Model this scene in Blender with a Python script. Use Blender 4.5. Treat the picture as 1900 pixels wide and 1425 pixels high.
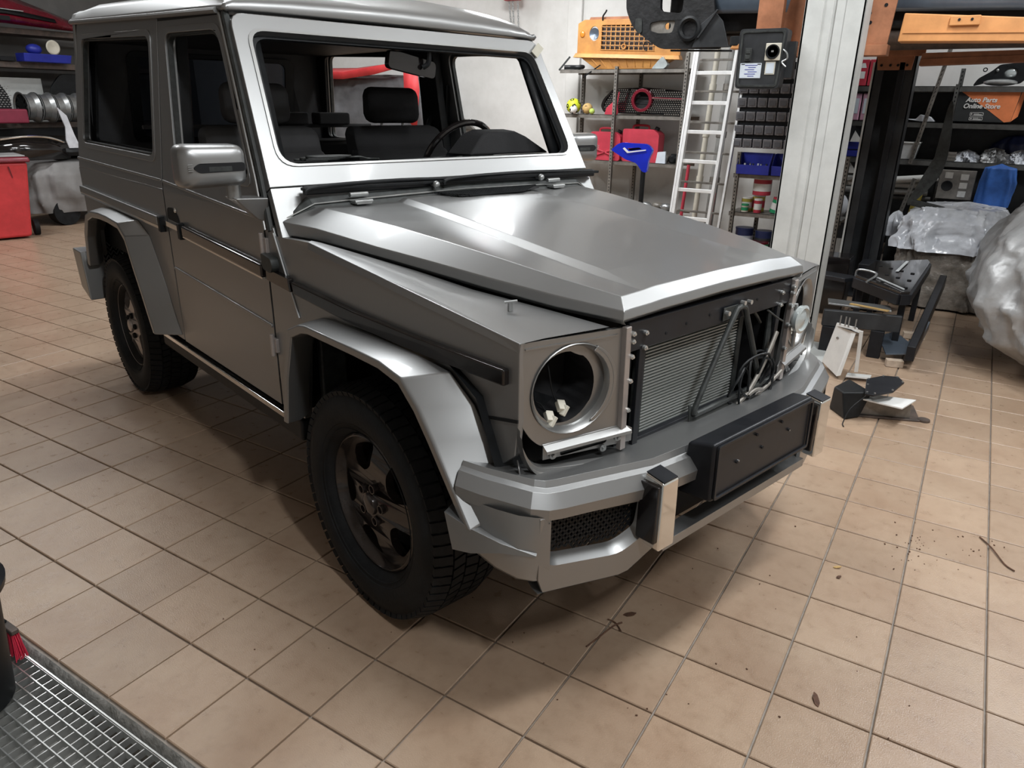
import bpy, bmesh, math, random
from math import sin, cos, pi, radians as rad
from mathutils import Vector, Matrix
from mathutils.geometry import tessellate_polygon
random.seed(7)
for o_ in list(bpy.data.objects): bpy.data.objects.remove(o_)
SC = bpy.context.scene; COL = SC.collection

# ---------------------------------------------------------------- camera
CAMR = ((0.84663292, 0.53190254, 0.01709932), (0.20506221, -0.29641222, -0.93278577), (-0.49108268, 0.79323356, -0.36002545))
CAMC = Vector((2.75203438, -0.98261581, 1.53012901)); FPX = 1342.84
cd = bpy.data.cameras.new('camera'); cam = bpy.data.objects.new('camera', cd); COL.objects.link(cam)
r_, d_, f_ = [Vector(v) for v in CAMR]
m_ = Matrix((r_, -d_, -f_)).transposed().to_4x4(); m_.translation = CAMC
cam.matrix_world = m_; cd.sensor_width = 36; cd.lens = FPX / 1900 * 36; cd.clip_start = .05
SC.camera = cam
def project(p):
    d = Vector(p) - CAMC; z = d.dot(f_)
    return 950 + FPX * d.dot(r_) / z, 712.5 + FPX * d.dot(d_) / z, z

# ---------------------------------------------------------------- light
w = bpy.data.worlds.new('world'); SC.world = w; w.use_nodes = True
w.node_tree.nodes['Background'].inputs[0].default_value = (.75, .85, 1, 1)
w.node_tree.nodes['Background'].inputs[1].default_value = .25
SC.view_settings.view_transform = 'Standard'; SC.view_settings.look = 'None'
SC.view_settings.exposure = 0.0; SC.view_settings.gamma = 1; SC.view_settings.use_curve_mapping = False
# the vehicle frame (x forward, y to its left) inside the room frame
CARLOC = Vector((1.59499529, 1.19879018, 0)); CARYAW = math.atan2(-.27187837, .96233162)
CARM = Matrix.Translation(CARLOC) @ Matrix.Rotation(CARYAW, 4, 'Z')
def lamp(name, loc, power, sx, sy, col=(1, .97, .93), target=None, rz=0):
    l = bpy.data.lights.new(name, 'AREA'); l.shape = 'RECTANGLE'; l.size = sx; l.size_y = sy
    l.energy = power; l.color = col
    o = bpy.data.objects.new(name, l); COL.objects.link(o); o.location = loc
    if target is not None:
        o.rotation_euler = (Vector(target) - Vector(loc)).to_track_quat('-Z', 'Y').to_euler()
    else: o.rotation_euler = (0, 0, rz)
    return o
COOL = (.95, .98, 1)
lamp('ceiling_or_fill_light', CARM @ Vector((1.6, .15, 4.1)), 92, .35, 1.3, col=COOL, rz=CARYAW)
lamp('ceiling_or_fill_light', CARM @ Vector((3.2, -1.4, 3.9)), 72, .2, .5, col=COOL, target=CARM @ Vector((.5, -.3, .5)))
lamp('ceiling_or_fill_light', (-.95, 2.1, 4.3), 95, .6, 1.4, col=COOL)
lamp('ceiling_or_fill_light', (-5.6, 2.2, 4.3), 95, .4, 1.4, col=COOL)
lamp('ceiling_or_fill_light', (4.05, 5.4, 4.3), 130, .5, 1.5, col=COOL)
lamp('ceiling_or_fill_light', (-1.35, 5.6, 3.15), 62, .6, .25, col=COOL)
lamp('ceiling_or_fill_light', (-3.8, 4.7, 4.3), 60, .3, 1.2, col=COOL)
lamp('ceiling_or_fill_light', (3.3, 2.6, 4.3), 110, .3, 1.2, col=COOL, target=(2.6, 6.5, 1.2))  # added fill lamp, aimed to brighten the right-hand shelves and carton print
lamp('ceiling_or_fill_light', (-.2, 3.0, 4.3), 80, 1.2, .3, col=COOL, target=(-.2, 6.8, 1.2))  # added fill lamp, lights the middle shelving and back wall from the front

# ---------------------------------------------------------------- materials
def mat(name, col, rough=.5, metal=0., coat=0., var=0., scale=8., bump=0., bscale=40., trans=0., ior=1.45, spec=.5, col2=None, emit=0, alpha=1, aniso=0, detail=6):
    m = bpy.data.materials.new(name); m.use_nodes = True; nt = m.node_tree; b = nt.nodes['Principled BSDF']
    I = b.inputs
    I['Base Color'].default_value = (*col, 1); I['Roughness'].default_value = rough; I['Metallic'].default_value = metal
    I['Coat Weight'].default_value = coat; I['Coat Roughness'].default_value = .08
    I['Transmission Weight'].default_value = trans; I['IOR'].default_value = ior; I['Specular IOR Level'].default_value = spec
    I['Alpha'].default_value = alpha
    if emit: I['Emission Color'].default_value = (*col, 1); I['Emission Strength'].default_value = emit
    tc = nt.nodes.new('ShaderNodeTexCoord')
    if var or col2:
        n = nt.nodes.new('ShaderNodeTexNoise'); n.inputs['Scale'].default_value = scale; n.inputs['Detail'].default_value = detail; n.inputs['Roughness'].default_value = .65
        nt.links.new(tc.outputs['Object'], n.inputs['Vector'])
        r = nt.nodes.new('ShaderNodeValToRGB'); r.color_ramp.elements[0].position = .35; r.color_ramp.elements[1].position = .65
        a = col2 if col2 else tuple(c * (1 - var) for c in col)
        bb = col if col2 else tuple(min(1, c * (1 + var)) for c in col)
        r.color_ramp.elements[0].color = (*a, 1); r.color_ramp.elements[1].color = (*bb, 1)
        nt.links.new(n.outputs['Fac'], r.inputs[0]); nt.links.new(r.outputs[0], I['Base Color'])
        mr = nt.nodes.new('ShaderNodeMapRange'); mr.inputs['To Min'].default_value = max(0, rough - .08); mr.inputs['To Max'].default_value = min(1, rough + .1)
        nt.links.new(n.outputs['Fac'], mr.inputs['Value']); nt.links.new(mr.outputs[0], I['Roughness'])
    if bump:
        n = nt.nodes.new('ShaderNodeTexNoise'); n.inputs['Scale'].default_value = bscale; n.inputs['Detail'].default_value = 5
        nt.links.new(tc.outputs['Object'], n.inputs['Vector'])
        bp = nt.nodes.new('ShaderNodeBump'); bp.inputs['Strength'].default_value = bump; bp.inputs['Distance'].default_value = .01
        nt.links.new(n.outputs['Fac'], bp.inputs['Height']); nt.links.new(bp.outputs[0], I['Normal'])
    return m
M = {}
M['paint'] = mat('silver_paint', (.30, .303, .303), .40, .85, coat=.3)
M['paint_flat'] = mat('silver_paint_bare', (.30, .30, .295), .36, .85, coat=.2)
M['black'] = mat('black_plastic', (.008, .009, .010), .45, var=.3, scale=20, spec=.3)
M['matblack'] = mat('matt_black', (.012, .013, .016), .38, .1, var=.15, scale=14, spec=.4)
M['gloss'] = mat('gloss_black', (.012, .010, .010), .12, .3, coat=.7, var=.3, scale=9)
M['dark'] = mat('dark_void', (.004, .004, .005), .8, var=.3)
M['trimgrey'] = mat('cabin_trim', (.060, .060, .062), .8, var=.12, bump=.1, bscale=200, spec=.25)
M['seat'] = mat('seat_fabric', (.022, .022, .023), .85, var=.12, bump=.25, bscale=250, spec=.2)
M['rubber'] = mat('rubber', (.010, .011, .012), .6, var=.3, scale=18, bump=.1, bscale=120, spec=.22)
M['seal'] = mat('rubber_seal', (.03, .033, .032), .5, var=.4, scale=30)
M['chrome'] = mat('chrome', (.82, .82, .80), .06, 1, var=.04, scale=6)
M['steel'] = mat('bare_steel', (.36, .37, .37), .36, .8, var=.12, scale=25)
M['zinc'] = mat('zinc_plate', (.62, .63, .62), .3, .85, var=.1, scale=20)
M['rimgrey'] = mat('rim_silver', (.42, .38, .36), .35, .6, var=.1, scale=10)
M['rimdark'] = mat('rim_gloss_dark', (.028, .022, .020), .16, .2, coat=.5, var=.25, scale=7)
M['fin'] = mat('radiator_fin', (.42, .44, .42), .45, .3)
M['glassdark'] = mat('tinted_glass', (.035, .04, .05), .02, 0, trans=1, ior=1.25)
M['lens'] = mat('clear_lens', (.5, .55, .55), .1, .3, coat=.5, var=.2)
M['white'] = mat('white_plastic', (.72, .72, .70), .45, var=.06)
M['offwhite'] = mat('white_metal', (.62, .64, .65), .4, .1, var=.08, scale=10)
M['plaster'] = mat('white_plaster', (.67, .66, .64), .85, col2=(.54, .53, .505), scale=1.3, bump=.25, bscale=9, detail=9)
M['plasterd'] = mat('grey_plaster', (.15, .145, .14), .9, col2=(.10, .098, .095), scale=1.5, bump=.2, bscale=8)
M['concrete'] = mat('concrete', (.33, .32, .30), .9, col2=(.17, .165, .15), scale=14, bump=.6, bscale=60)
M['grout'] = mat('grout', (.33, .29, .25), .7, col2=(.22, .19, .165), scale=20)
M['orange'] = mat('orange_enamel', (.60, .275, .10), .45, .0, var=.12, scale=7)
M['orangeold'] = mat('orange_old_paint', (.60, .29, .08), .42, .1, col2=(.42, .19, .06), scale=6)
M['orangedk'] = mat('rust_orange_paint', (.36, .15, .075), .5, .0, var=.2, scale=9)
M['shelf'] = mat('shelf_steel', (.22, .205, .185), .5, .6, var=.25, scale=12)
M['shelfdk'] = mat('shelf_dark_steel', (.12, .12, .115), .5, .6, var=.25, scale=12)
M['alu'] = mat('aluminium', (.86, .87, .87), .5, .25, var=.05, scale=12)
M['red'] = mat('red_plastic', (.46, .04, .065), .45, var=.12, scale=8)
M['redbin'] = mat('red_bin_plastic', (.58, .045, .05), .5, var=.12, scale=6)
M['darkred'] = mat('dark_red_paint', (.16, .008, .02), .25, .2, coat=.6, var=.2)
M['pink'] = mat('pink_plastic', (.55, .30, .40), .45, var=.15)
M['bluep'] = mat('blue_paint', (.01, .03, .65), .2, .35, coat=.7, var=.1)
M['blue'] = mat('blue_plastic', (.02, .03, .28), .4, var=.15)
M['bluewrap'] = mat('blue_foam_wrap', (.03, .12, .42), .55, var=.2, bump=.5, bscale=14)
M['greycloth'] = mat('grey_cover_cloth', (.20, .195, .19), .55, .1, var=.12, scale=4, bump=.3, bscale=9)
M['silvercloth'] = mat('silver_cover_cloth', (.36, .36, .36), .42, .35, var=.16, scale=5, bump=.55, bscale=12)
M['plastic'] = mat('clear_plastic_sheet', (.60, .62, .66), .22, 0, coat=.4, var=.12, scale=6, bump=.8, bscale=14)
M['foil'] = mat('crumpled_dust_sheet', (.25, .22, .19), .3, .1, coat=.4, col2=(.11, .10, .085), scale=9, bump=1, bscale=22)
M['drawer'] = mat('smoked_clear_plastic', (.17, .17, .185), .25, 0, coat=.3, var=.15, scale=30)
M['drawerin'] = mat('drawer_front_mark', (.10, .10, .11), .4, var=.1)
M['tentcloth'] = mat('dark_grey_cloth', (.10, .10, .105), .5, var=.2, scale=5, bump=.5, bscale=12)
M['card'] = mat('dark_cardboard', (.025, .027, .028), .7, var=.2)
M['cardor'] = mat('orange_print', (.75, .22, .08), .6, var=.1)
M['paper'] = mat('paper_label', (.55, .60, .66), .6, var=.08)
M['cream'] = mat('cream_paint', (.55, .52, .44), .5, var=.1)
M['pipe'] = mat('grey_pipe', (.25, .25, .24), .45, var=.2)
M['yellow'] = mat('yellow_vinyl', (.55, .62, .03), .5, var=.1)
M['tan'] = mat('tan_leather', (.50, .33, .13), .6, var=.15)
M['lime'] = mat('lime_felt', (.42, .55, .12), .85, var=.1)
M['green'] = mat('green_label', (.02, .28, .12), .45, var=.1)
M['olive'] = mat('yellow_label', (.42, .34, .06), .5, var=.1)
M['navy'] = mat('navy_tin', (.02, .03, .10), .4, var=.2)
M['tape'] = mat('masking_tape', (.42, .40, .33), .7, var=.1)
M['leaf'] = mat('dry_leaf', (.10, .05, .03), .8, var=.4, scale=60)
M['bristle'] = mat('red_bristle', (.65, .03, .07), .5, var=.2)
M['liftsteel'] = mat('grey_column_paint', (.60, .61, .59), .5, .05, col2=(.48, .49, .475), scale=3)
M['liftdark'] = mat('dark_column_paint', (.035, .037, .040), .45, .3, var=.3, scale=5)
M['undersea'] = mat('black_underseal', (.012, .012, .013), .5, .1, var=.4, scale=9, bump=.3, bscale=30)
M['sillblue'] = mat('blue_grey_paint', (.12, .15, .19), .3, .5, coat=.5, var=.08)
M['copper'] = mat('rusty_steel', (.16, .12, .10), .6, .5, col2=(.08, .07, .065), scale=12)
M['wood'] = mat('wood_block', (.45, .36, .28), .8, var=.2, scale=20)
M['amber'] = mat('amber_lens', (.60, .22, .03), .2, coat=.5, var=.15)

def tilemat():
    m = mat('terracotta_tile', (.44, .325, .245), .42); nt = m.node_tree; b = nt.nodes['Principled BSDF']
    g = nt.nodes.new('ShaderNodeNewGeometry'); oi = nt.nodes.new('ShaderNodeObjectInfo')
    n1 = nt.nodes.new('ShaderNodeTexNoise'); n1.inputs['Scale'].default_value = 3.2; n1.inputs['Detail'].default_value = 8; n1.inputs['Roughness'].default_value = .6
    n2 = nt.nodes.new('ShaderNodeTexNoise'); n2.inputs['Scale'].default_value = 260; n2.inputs['Detail'].default_value = 3
    n3 = nt.nodes.new('ShaderNodeTexNoise'); n3.inputs['Scale'].default_value = 22; n3.inputs['Detail'].default_value = 7
    for n in (n1, n2, n3): nt.links.new(g.outputs['Position'], n.inputs['Vector'])
    r = nt.nodes.new('ShaderNodeValToRGB'); e = r.color_ramp.elements
    e[0].position = .3; e[0].color = (.335, .228, .155, 1); e[1].position = .7; e[1].color = (.41, .30, .213, 1)
    nt.links.new(n1.outputs['Fac'], r.inputs[0])
    hs = nt.nodes.new('ShaderNodeHueSaturation'); mr = nt.nodes.new('ShaderNodeMapRange')
    mr.inputs['To Min'].default_value = .90; mr.inputs['To Max'].default_value = 1.08
    nt.links.new(oi.outputs['Random'], mr.inputs['Value']); nt.links.new(mr.outputs[0], hs.inputs['Value']); nt.links.new(r.outputs[0], hs.inputs['Color'])
    mx = nt.nodes.new('ShaderNodeMix'); mx.data_type = 'RGBA'; mx.blend_type = 'MULTIPLY'; mx.inputs[0].default_value = 1
    r3 = nt.nodes.new('ShaderNodeValToRGB'); r3.color_ramp.elements[0].position = .30; r3.color_ramp.elements[0].color = (.90, .89, .88, 1); r3.color_ramp.elements[1].position = .52
    nt.links.new(n3.outputs['Fac'], r3.inputs[0]); nt.links.new(hs.outputs[0], mx.inputs[6]); nt.links.new(r3.outputs[0], mx.inputs[7])
    nt.links.new(mx.outputs[2], b.inputs['Base Color'])
    rr = nt.nodes.new('ShaderNodeMapRange'); rr.inputs['To Min'].default_value = .20; rr.inputs['To Max'].default_value = .42
    nt.links.new(n3.outputs['Fac'], rr.inputs['Value']); nt.links.new(rr.outputs[0], b.inputs['Roughness'])
    bp = nt.nodes.new('ShaderNodeBump'); bp.inputs['Strength'].default_value = .5; bp.inputs['Distance'].default_value = .0016
    nt.links.new(n2.outputs['Fac'], bp.inputs['Height']); nt.links.new(bp.outputs[0], b.inputs['Normal'])
    return m
M['tile'] = tilemat()

# ---------------------------------------------------------------- mesh helpers
class B:
    def __init__(s): s.bm = bmesh.new()
    def face(s, pts):
        try: return s.bm.faces.new([s.bm.verts.new(Vector(p)) for p in pts])
        except ValueError: return None
    def mesh(s, vs, fs):
        v = [s.bm.verts.new(Vector(p)) for p in vs]
        for f in fs:
            try: s.bm.faces.new([v[i] for i in f])
            except ValueError: pass
        return s
    def box(s, c, d, rot=None):
        hx, hy, hz = d[0] / 2, d[1] / 2, d[2] / 2; c = Vector(c)
        P = [Vector((x, y, z)) for x in (-hx, hx) for y in (-hy, hy) for z in (-hz, hz)]
        if rot is not None:
            R = rot if isinstance(rot, Matrix) else Matrix.Rotation(rot, 3, 'Z'); P = [R @ p for p in P]
        return s.mesh([c + p for p in P], [(0, 1, 3, 2), (4, 6, 7, 5), (0, 4, 5, 1), (2, 3, 7, 6), (0, 2, 6, 4), (1, 5, 7, 3)])
    def bx(s, x0, x1, y0, y1, z0, z1): return s.box(((x0 + x1) / 2, (y0 + y1) / 2, (z0 + z1) / 2), (x1 - x0, y1 - y0, z1 - z0))
    def hexa(s, bot, top): # four bottom, four top
        return s.mesh(list(bot) + list(top), [(3, 2, 1, 0), (4, 5, 6, 7), (0, 1, 5, 4), (1, 2, 6, 5), (2, 3, 7, 6), (3, 0, 4, 7)])
    def bar(s, a, b, w, h=None, up=(0, 0, 1)):
        a, b = Vector(a), Vector(b); h = h or w; d = (b - a).normalized(); u = Vector(up)
        if abs(d.dot(u)) > .95: u = Vector((1, 0, 0))
        x = d.cross(u).normalized() * w / 2; y = x.normalized().cross(d).normalized() * h / 2
        return s.hexa([a - x - y, a + x - y, a + x + y, a - x + y], [b - x - y, b + x - y, b + x + y, b - x + y])
    def tube(s, pts, r, n=10, closed=False, cap=True):
        P = [Vector(p) for p in pts]; rs = r if isinstance(r, (list, tuple)) else [r] * len(P)
        rings = []; N = len(P); prev = None
        for i, p in enumerate(P):
            if closed: t = P[(i + 1) % N] - P[i - 1]
            else: t = P[min(i + 1, N - 1)] - P[max(i - 1, 0)]
            t.normalize()
            if prev is None:
                u = Vector((0, 0, 1)) if abs(t.z) < .9 else Vector((1, 0, 0)); x = t.cross(u).normalized()
            else: x = (prev - t * prev.dot(t)).normalized()
            prev = x; y = t.cross(x)
            rings.append([s.bm.verts.new(p + (x * cos(2 * pi * k / n) + y * sin(2 * pi * k / n)) * rs[i]) for k in range(n)])
        for i in range(N if closed else N - 1):
            a, b = rings[i], rings[(i + 1) % N]
            for k in range(n): s.bm.faces.new((a[k], a[(k + 1) % n], b[(k + 1) % n], b[k]))
        if cap and not closed: s.bm.faces.new(rings[0][::-1]); s.bm.faces.new(rings[-1])
        return s
    def cyl(s, a, b, r, n=20, r2=None): return s.tube([a, b], [r, r if r2 is None else r2], n)
    def lathe(s, prof, c=(0, 0, 0), axis='Z', n=32, close=False, R=None):
        rings = []; c = Vector(c)
        for r, h in prof:
            ring = []
            for k in range(n):
                a = 2 * pi * k / n
                v = Vector((r * cos(a), r * sin(a), h))
                if axis == 'X': v = Vector((v.z, v.x, v.y))
                elif axis == 'Y': v = Vector((v.x, v.z, v.y))
                if R is not None: v = R @ v
                ring.append(s.bm.verts.new(c + v))
            rings.append(ring)
        L = len(rings)
        for i in range(L if close else L - 1):
            a, b = rings[i], rings[(i + 1) % L]
            for k in range(n): s.bm.faces.new((a[k], a[(k + 1) % n], b[(k + 1) % n], b[k]))
        if not close:
            if prof[0][0] > 1e-6: s.bm.faces.new(rings[0][::-1])
            if prof[-1][0] > 1e-6: s.bm.faces.new(rings[-1])
        return s
    def sphere(s, c, r, n=20, sc=(1, 1, 1)):
        pr = [(max(1e-4, r * sin(pi * i / (n // 2))), -r * cos(pi * i / (n // 2))) for i in range(n // 2 + 1)]
        b2 = B(); b2.lathe(pr, (0, 0, 0), 'Z', n)
        vs = [v.co.copy() for v in b2.bm.verts]; b2.bm.verts.index_update()
        fs = [[v.index for v in f.verts] for f in b2.bm.faces]; b2.bm.free()
        return s.mesh([Vector(c) + Vector((v.x * sc[0], v.y * sc[1], v.z * sc[2])) for v in vs], fs)
    def prism(s, outer, f, th, holes=()):
        """outline (a,b) list with holes, f maps (a,b)->point, th = thickness vector"""
        th = Vector(th); loops = [list(outer)] + [list(h) for h in holes]
        flat = [p for l in loops for p in l]
        tris = tessellate_polygon([[Vector((p[0], p[1], 0)) for p in l] for l in loops])
        A = [s.bm.verts.new(Vector(f(*p))) for p in flat]; Bv = [s.bm.verts.new(v.co + th) for v in A]
        for t in tris:
            try: s.bm.faces.new([A[i] for i in t]); s.bm.faces.new([Bv[i] for i in t][::-1])
            except ValueError: pass
        k = 0
        for l in loops:
            n = len(l)
            for i in range(n):
                a, b = k + i, k + (i + 1) % n
                try: s.bm.faces.new((A[a], A[b], Bv[b], Bv[a]))
                except ValueError: pass
            k += n
        return s
    def loft(s, rings, closed=False, cap=False, wrap=False):
        R = [[s.bm.verts.new(Vector(p)) for p in r] for r in rings]; L = len(R); n = len(R[0])
        for i in range(L if wrap else L - 1):
            a, b = R[i], R[(i + 1) % L]
            for k in range(n if closed else n - 1):
                try: s.bm.faces.new((a[k], a[(k + 1) % n], b[(k + 1) % n], b[k]))
                except ValueError: pass
        if cap:
            for r in (R[0][::-1], R[-1]):
                try: s.bm.faces.new(r)
                except ValueError: pass
        return s
    def obj(s, name, m, parent=None, bevel=0, seg=2, angle=35, weld=True, solid=0, loc=None, subd=0, disp=None):
        bm = s.bm
        if weld: bmesh.ops.remove_doubles(bm, verts=bm.verts, dist=1e-5)
        bmesh.ops.recalc_face_normals(bm, faces=bm.faces)
        me = bpy.data.meshes.new(name); bm.to_mesh(me); bm.free()
        me.materials.append(M[m] if isinstance(m, str) else m)
        for p in me.polygons: p.use_smooth = True
        me.set_sharp_from_angle(angle=rad(angle))
        o = bpy.data.objects.new(name, me); COL.objects.link(o)
        if parent is not None: o.parent = parent
        if loc is not None: o.location = loc
        if subd:
            d = o.modifiers.new('s', 'SUBSURF'); d.levels = d.render_levels = subd
        if solid:
            d = o.modifiers.new('t', 'SOLIDIFY'); d.thickness = solid; d.offset = -1
        if bevel:
            d = o.modifiers.new('b', 'BEVEL'); d.width = bevel; d.segments = seg; d.limit_method = 'ANGLE'; d.angle_limit = rad(angle)
            d.harden_normals = True
        return o
def empty(name, loc=(0, 0, 0), rz=0):
    o = bpy.data.objects.new(name, None); COL.objects.link(o); o.location = loc; o.rotation_euler = (0, 0, rz); o.empty_display_size = .1
    return o
def tag(o, label, cat, group=None, kind=None):
    if label: o['label'] = label
    if cat: o['category'] = cat
    if group: o['group'] = group
    if kind: o['kind'] = kind
    return o
def lab(o, label): o['label'] = label; return o
def struct(o): o['kind'] = 'structure'; return o
def dup(o, parent=None):
    c = o.copy(); COL.objects.link(c)
    if parent is not None: c.parent = parent
    for ch in list(o.children): dup(ch, c)
    return c
def rpoly(pts, r, n=4):
    """rounded polygon"""
    out = []; N = len(pts)
    for i in range(N):
        p = Vector((*pts[i], 0)); a = Vector((*pts[i - 1], 0)); b = Vector((*pts[(i + 1) % N], 0))
        rr = r[i] if isinstance(r, (list, tuple)) else r
        if rr <= 0: out.append((p.x, p.y)); continue
        da, db = (a - p), (b - p); la, lb = da.length, db.length; rr = min(rr, la * .48, lb * .48)
        p0 = p + da / la * rr; p1 = p + db / lb * rr
        for k in range(n + 1):
            t = k / n; q = p0 * (1 - t) ** 2 + p * 2 * t * (1 - t) + p1 * t * t; out.append((q.x, q.y))
    return out
def circ(cx, cy, rx, ry=None, n=32, a0=0): ry = ry or rx; return [(cx + rx * cos(a0 + 2 * pi * k / n), cy + ry * sin(a0 + 2 * pi * k / n)) for k in range(n)]
def offset(pts, c, k): return [(c[0] + (p[0] - c[0]) * k, c[1] + (p[1] - c[1]) * k) for p in pts]
def smooth(pts, n=6):
    """catmull-rom"""
    P = [Vector(p) for p in pts]; out = []
    for i in range(len(P) - 1):
        p0, p1, p2, p3 = P[max(i - 1, 0)], P[i], P[i + 1], P[min(i + 2, len(P) - 1)]
        for k in range(n):
            t = k / n; out.append(.5 * ((2 * p1) + (p2 - p0) * t + (2 * p0 - 5 * p1 + 4 * p2 - p3) * t * t + (3 * p1 - p0 - 3 * p2 + p3) * t ** 3))
    return out + [P[-1]]
def lerp(a, b, t): return a + (b - a) * t
def interp(x, xs, ys):
    if x <= xs[0]: return ys[0]
    for i in range(len(xs) - 1):
        if x <= xs[i + 1]: return lerp(ys[i], ys[i + 1], (x - xs[i]) / (xs[i + 1] - xs[i]))
    return ys[-1]

# ================================================================ ROOM
T = .255
X0, X1, Y0, Y1, ZC = -8.7, 6.6, -4.2, 7.3, 4.45
fb_ = B(); fb_.bx(X0, X1, -.262, Y1, -.22, -.010); fb_.bx(X0, X1, Y0, -5 * T, -.22, -.010); fb_.bx(X0, -3.75, -5 * T, -.262, -.22, -.010); fb_.bx(3.5, X1, -5 * T, -.262, -.22, -.010)
fl = struct(fb_.obj('floor', 'grout')); fl['label'] = 'terracotta tiled workshop floor with grey grout'
# the pit strip below the grating is cut out of the tiles
def tile_bm(sz):
    b = B(); h = sz / 2; e = .0025
    b.loft([[(-h, -h, -.010), (h, -h, -.010), (h, h, -.010), (-h, h, -.010)], [(-h, -h, -e), (h, -h, -e), (h, h, -e), (-h, h, -e)], [(-h + e, -h + e, 0), (h - e, -h + e, 0), (h - e, h - e, 0), (-h + e, h - e, 0)]], closed=True)
    b.bm.faces.new([v for v in b.bm.verts if v.co.z > -1e-6][:4]); return b
t0 = tile_bm(T - .006).obj('tile', 'tile', fl, angle=12); tme = t0.data
cand = []; rest = []
for i in range(math.floor(X0 / T), math.ceil(X1 / T)):
    for j in range(math.floor(Y0 / T), math.ceil(Y1 / T)):
        cx, cy = (i + .5) * T, (j + .5) * T
        if cx < X0 or cx > X1 or cy < Y0 or cy > Y1: continue
        if -6 < j < -1 and -3.75 < cx < 3.5: continue
        d = (Vector((cx, cy, 0)) - CAMC).length; u, v, z = project((cx, cy, 0))
        if z > .3 and -70 < u < 1970 and -50 < v < 1500: cand.append((d, cx, cy))
        else: rest.append((cx, cy))
cand.sort(); random.seed(3)
for k, (d, cx, cy) in enumerate(cand):
    if k < 300:
        o = t0 if k == 0 else t0.copy()
        if k: COL.objects.link(o)
        o.location = (cx, cy, random.uniform(-.0006, .0006)); o.rotation_euler = (random.uniform(-.0015, .0015), random.uniform(-.0015, .0015), 0)
    else: rest.append((cx, cy))
b = B()
for cx, cy in rest:
    h = T / 2 - .003; b.mesh([(cx - h, cy - h, -.0099), (cx + h, cy - h, -.0099), (cx + h, cy + h, -.0099), (cx - h, cy + h, -.0099), (cx - h, cy - h, -.0005), (cx + h, cy - h, -.0005), (cx + h, cy + h, -.0005), (cx - h, cy + h, -.0005)], [(0, 1, 5, 4), (1, 2, 6, 5), (2, 3, 7, 6), (3, 0, 4, 7), (4, 5, 6, 7)])
b.obj('tile_field', 'tile', fl, weld=False, angle=12)['kind'] = 'stuff'
struct(B().bx(X0 - .2, X1 + .2, Y1, Y1 + .2, -.1, ZC).obj('wall_back', 'plaster'))
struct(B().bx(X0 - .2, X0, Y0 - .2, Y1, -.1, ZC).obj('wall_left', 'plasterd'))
struct(B().bx(X1, X1 + .2, Y0 - .2, Y1, -.1, ZC).obj('wall_right', 'plaster'))
struct(B().bx(X0 - .2, X1 + .2, Y0 - .2, Y0, -.1, ZC).obj('wall_front', 'plaster'))
struct(B().bx(X0 - .2, X1 + .2, Y0 - .2, Y1 + .2, ZC, ZC + .15).obj('ceiling', 'plaster'))
struct(B().bx(-1.68, -1.50, Y1 - .05, Y1, 0, ZC).obj('trim_1', 'plaster', bevel=.01))
M['darkpink'] = mat('dark_pink_case', (.22, .025, .05), .5, var=.1)

# ================================================================ THE VEHICLE
# everything below is in the vehicle frame: x forward, y to its left, z up; the photo shows its right side (y<0)
car = tag(empty('off_road_vehicle', CARLOC, CARYAW), 'boxy silver grey three-door off-road vehicle without grille or headlamps, in the middle of the floor', 'car')
def yb(x, z):
    """half width of the body"""
    y = .765 if x < -.45 else lerp(.765, .716, min(1, (x + .45) / 1.0))
    return y if z < 1.17 else y - .065 * (z - 1.17) / .63
def side_f(s, off=0.): return lambda x, z: (x, s * (yb(x, z) + off), z)
def side_plate(name, outer, holes, m, s, th=.03, off=0., bevel=.004, parent=car, split=True):
    # cut the outline at the belt so the upper half leans in
    b = B(); b.prism(outer, side_f(s, off), (0, -s * th, 0), holes)
    return b.obj(name, m, parent, bevel=bevel)
def ring_plate(name, hole, w, m, s, off=.004, th=.006, parent=car, bevel=.002):
    c = (sum(p[0] for p in hole) / len(hole), sum(p[1] for p in hole) / len(hole))
    out = [(p[0] + (w if p[0] > c[0] else -w) * min(1, abs(p[0] - c[0]) * 4), p[1] + (w if p[1] > c[1] else -w) * min(1, abs(p[1] - c[1]) * 8)) for p in hole]
    return B().prism(out, side_f(s, off), (0, -s * th, 0), [hole]).obj(name, m, parent, bevel=bevel)
DW = rpoly([(-1.505, 1.765), (-.985, 1.752), (-.735, 1.28), (-1.435, 1.262)], [.05, .06, .05, .05])
QW = rpoly([(-2.735, 1.80), (-1.70, 1.765), (-1.71, 1.30), (-2.845, 1.305)], .045)
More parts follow.
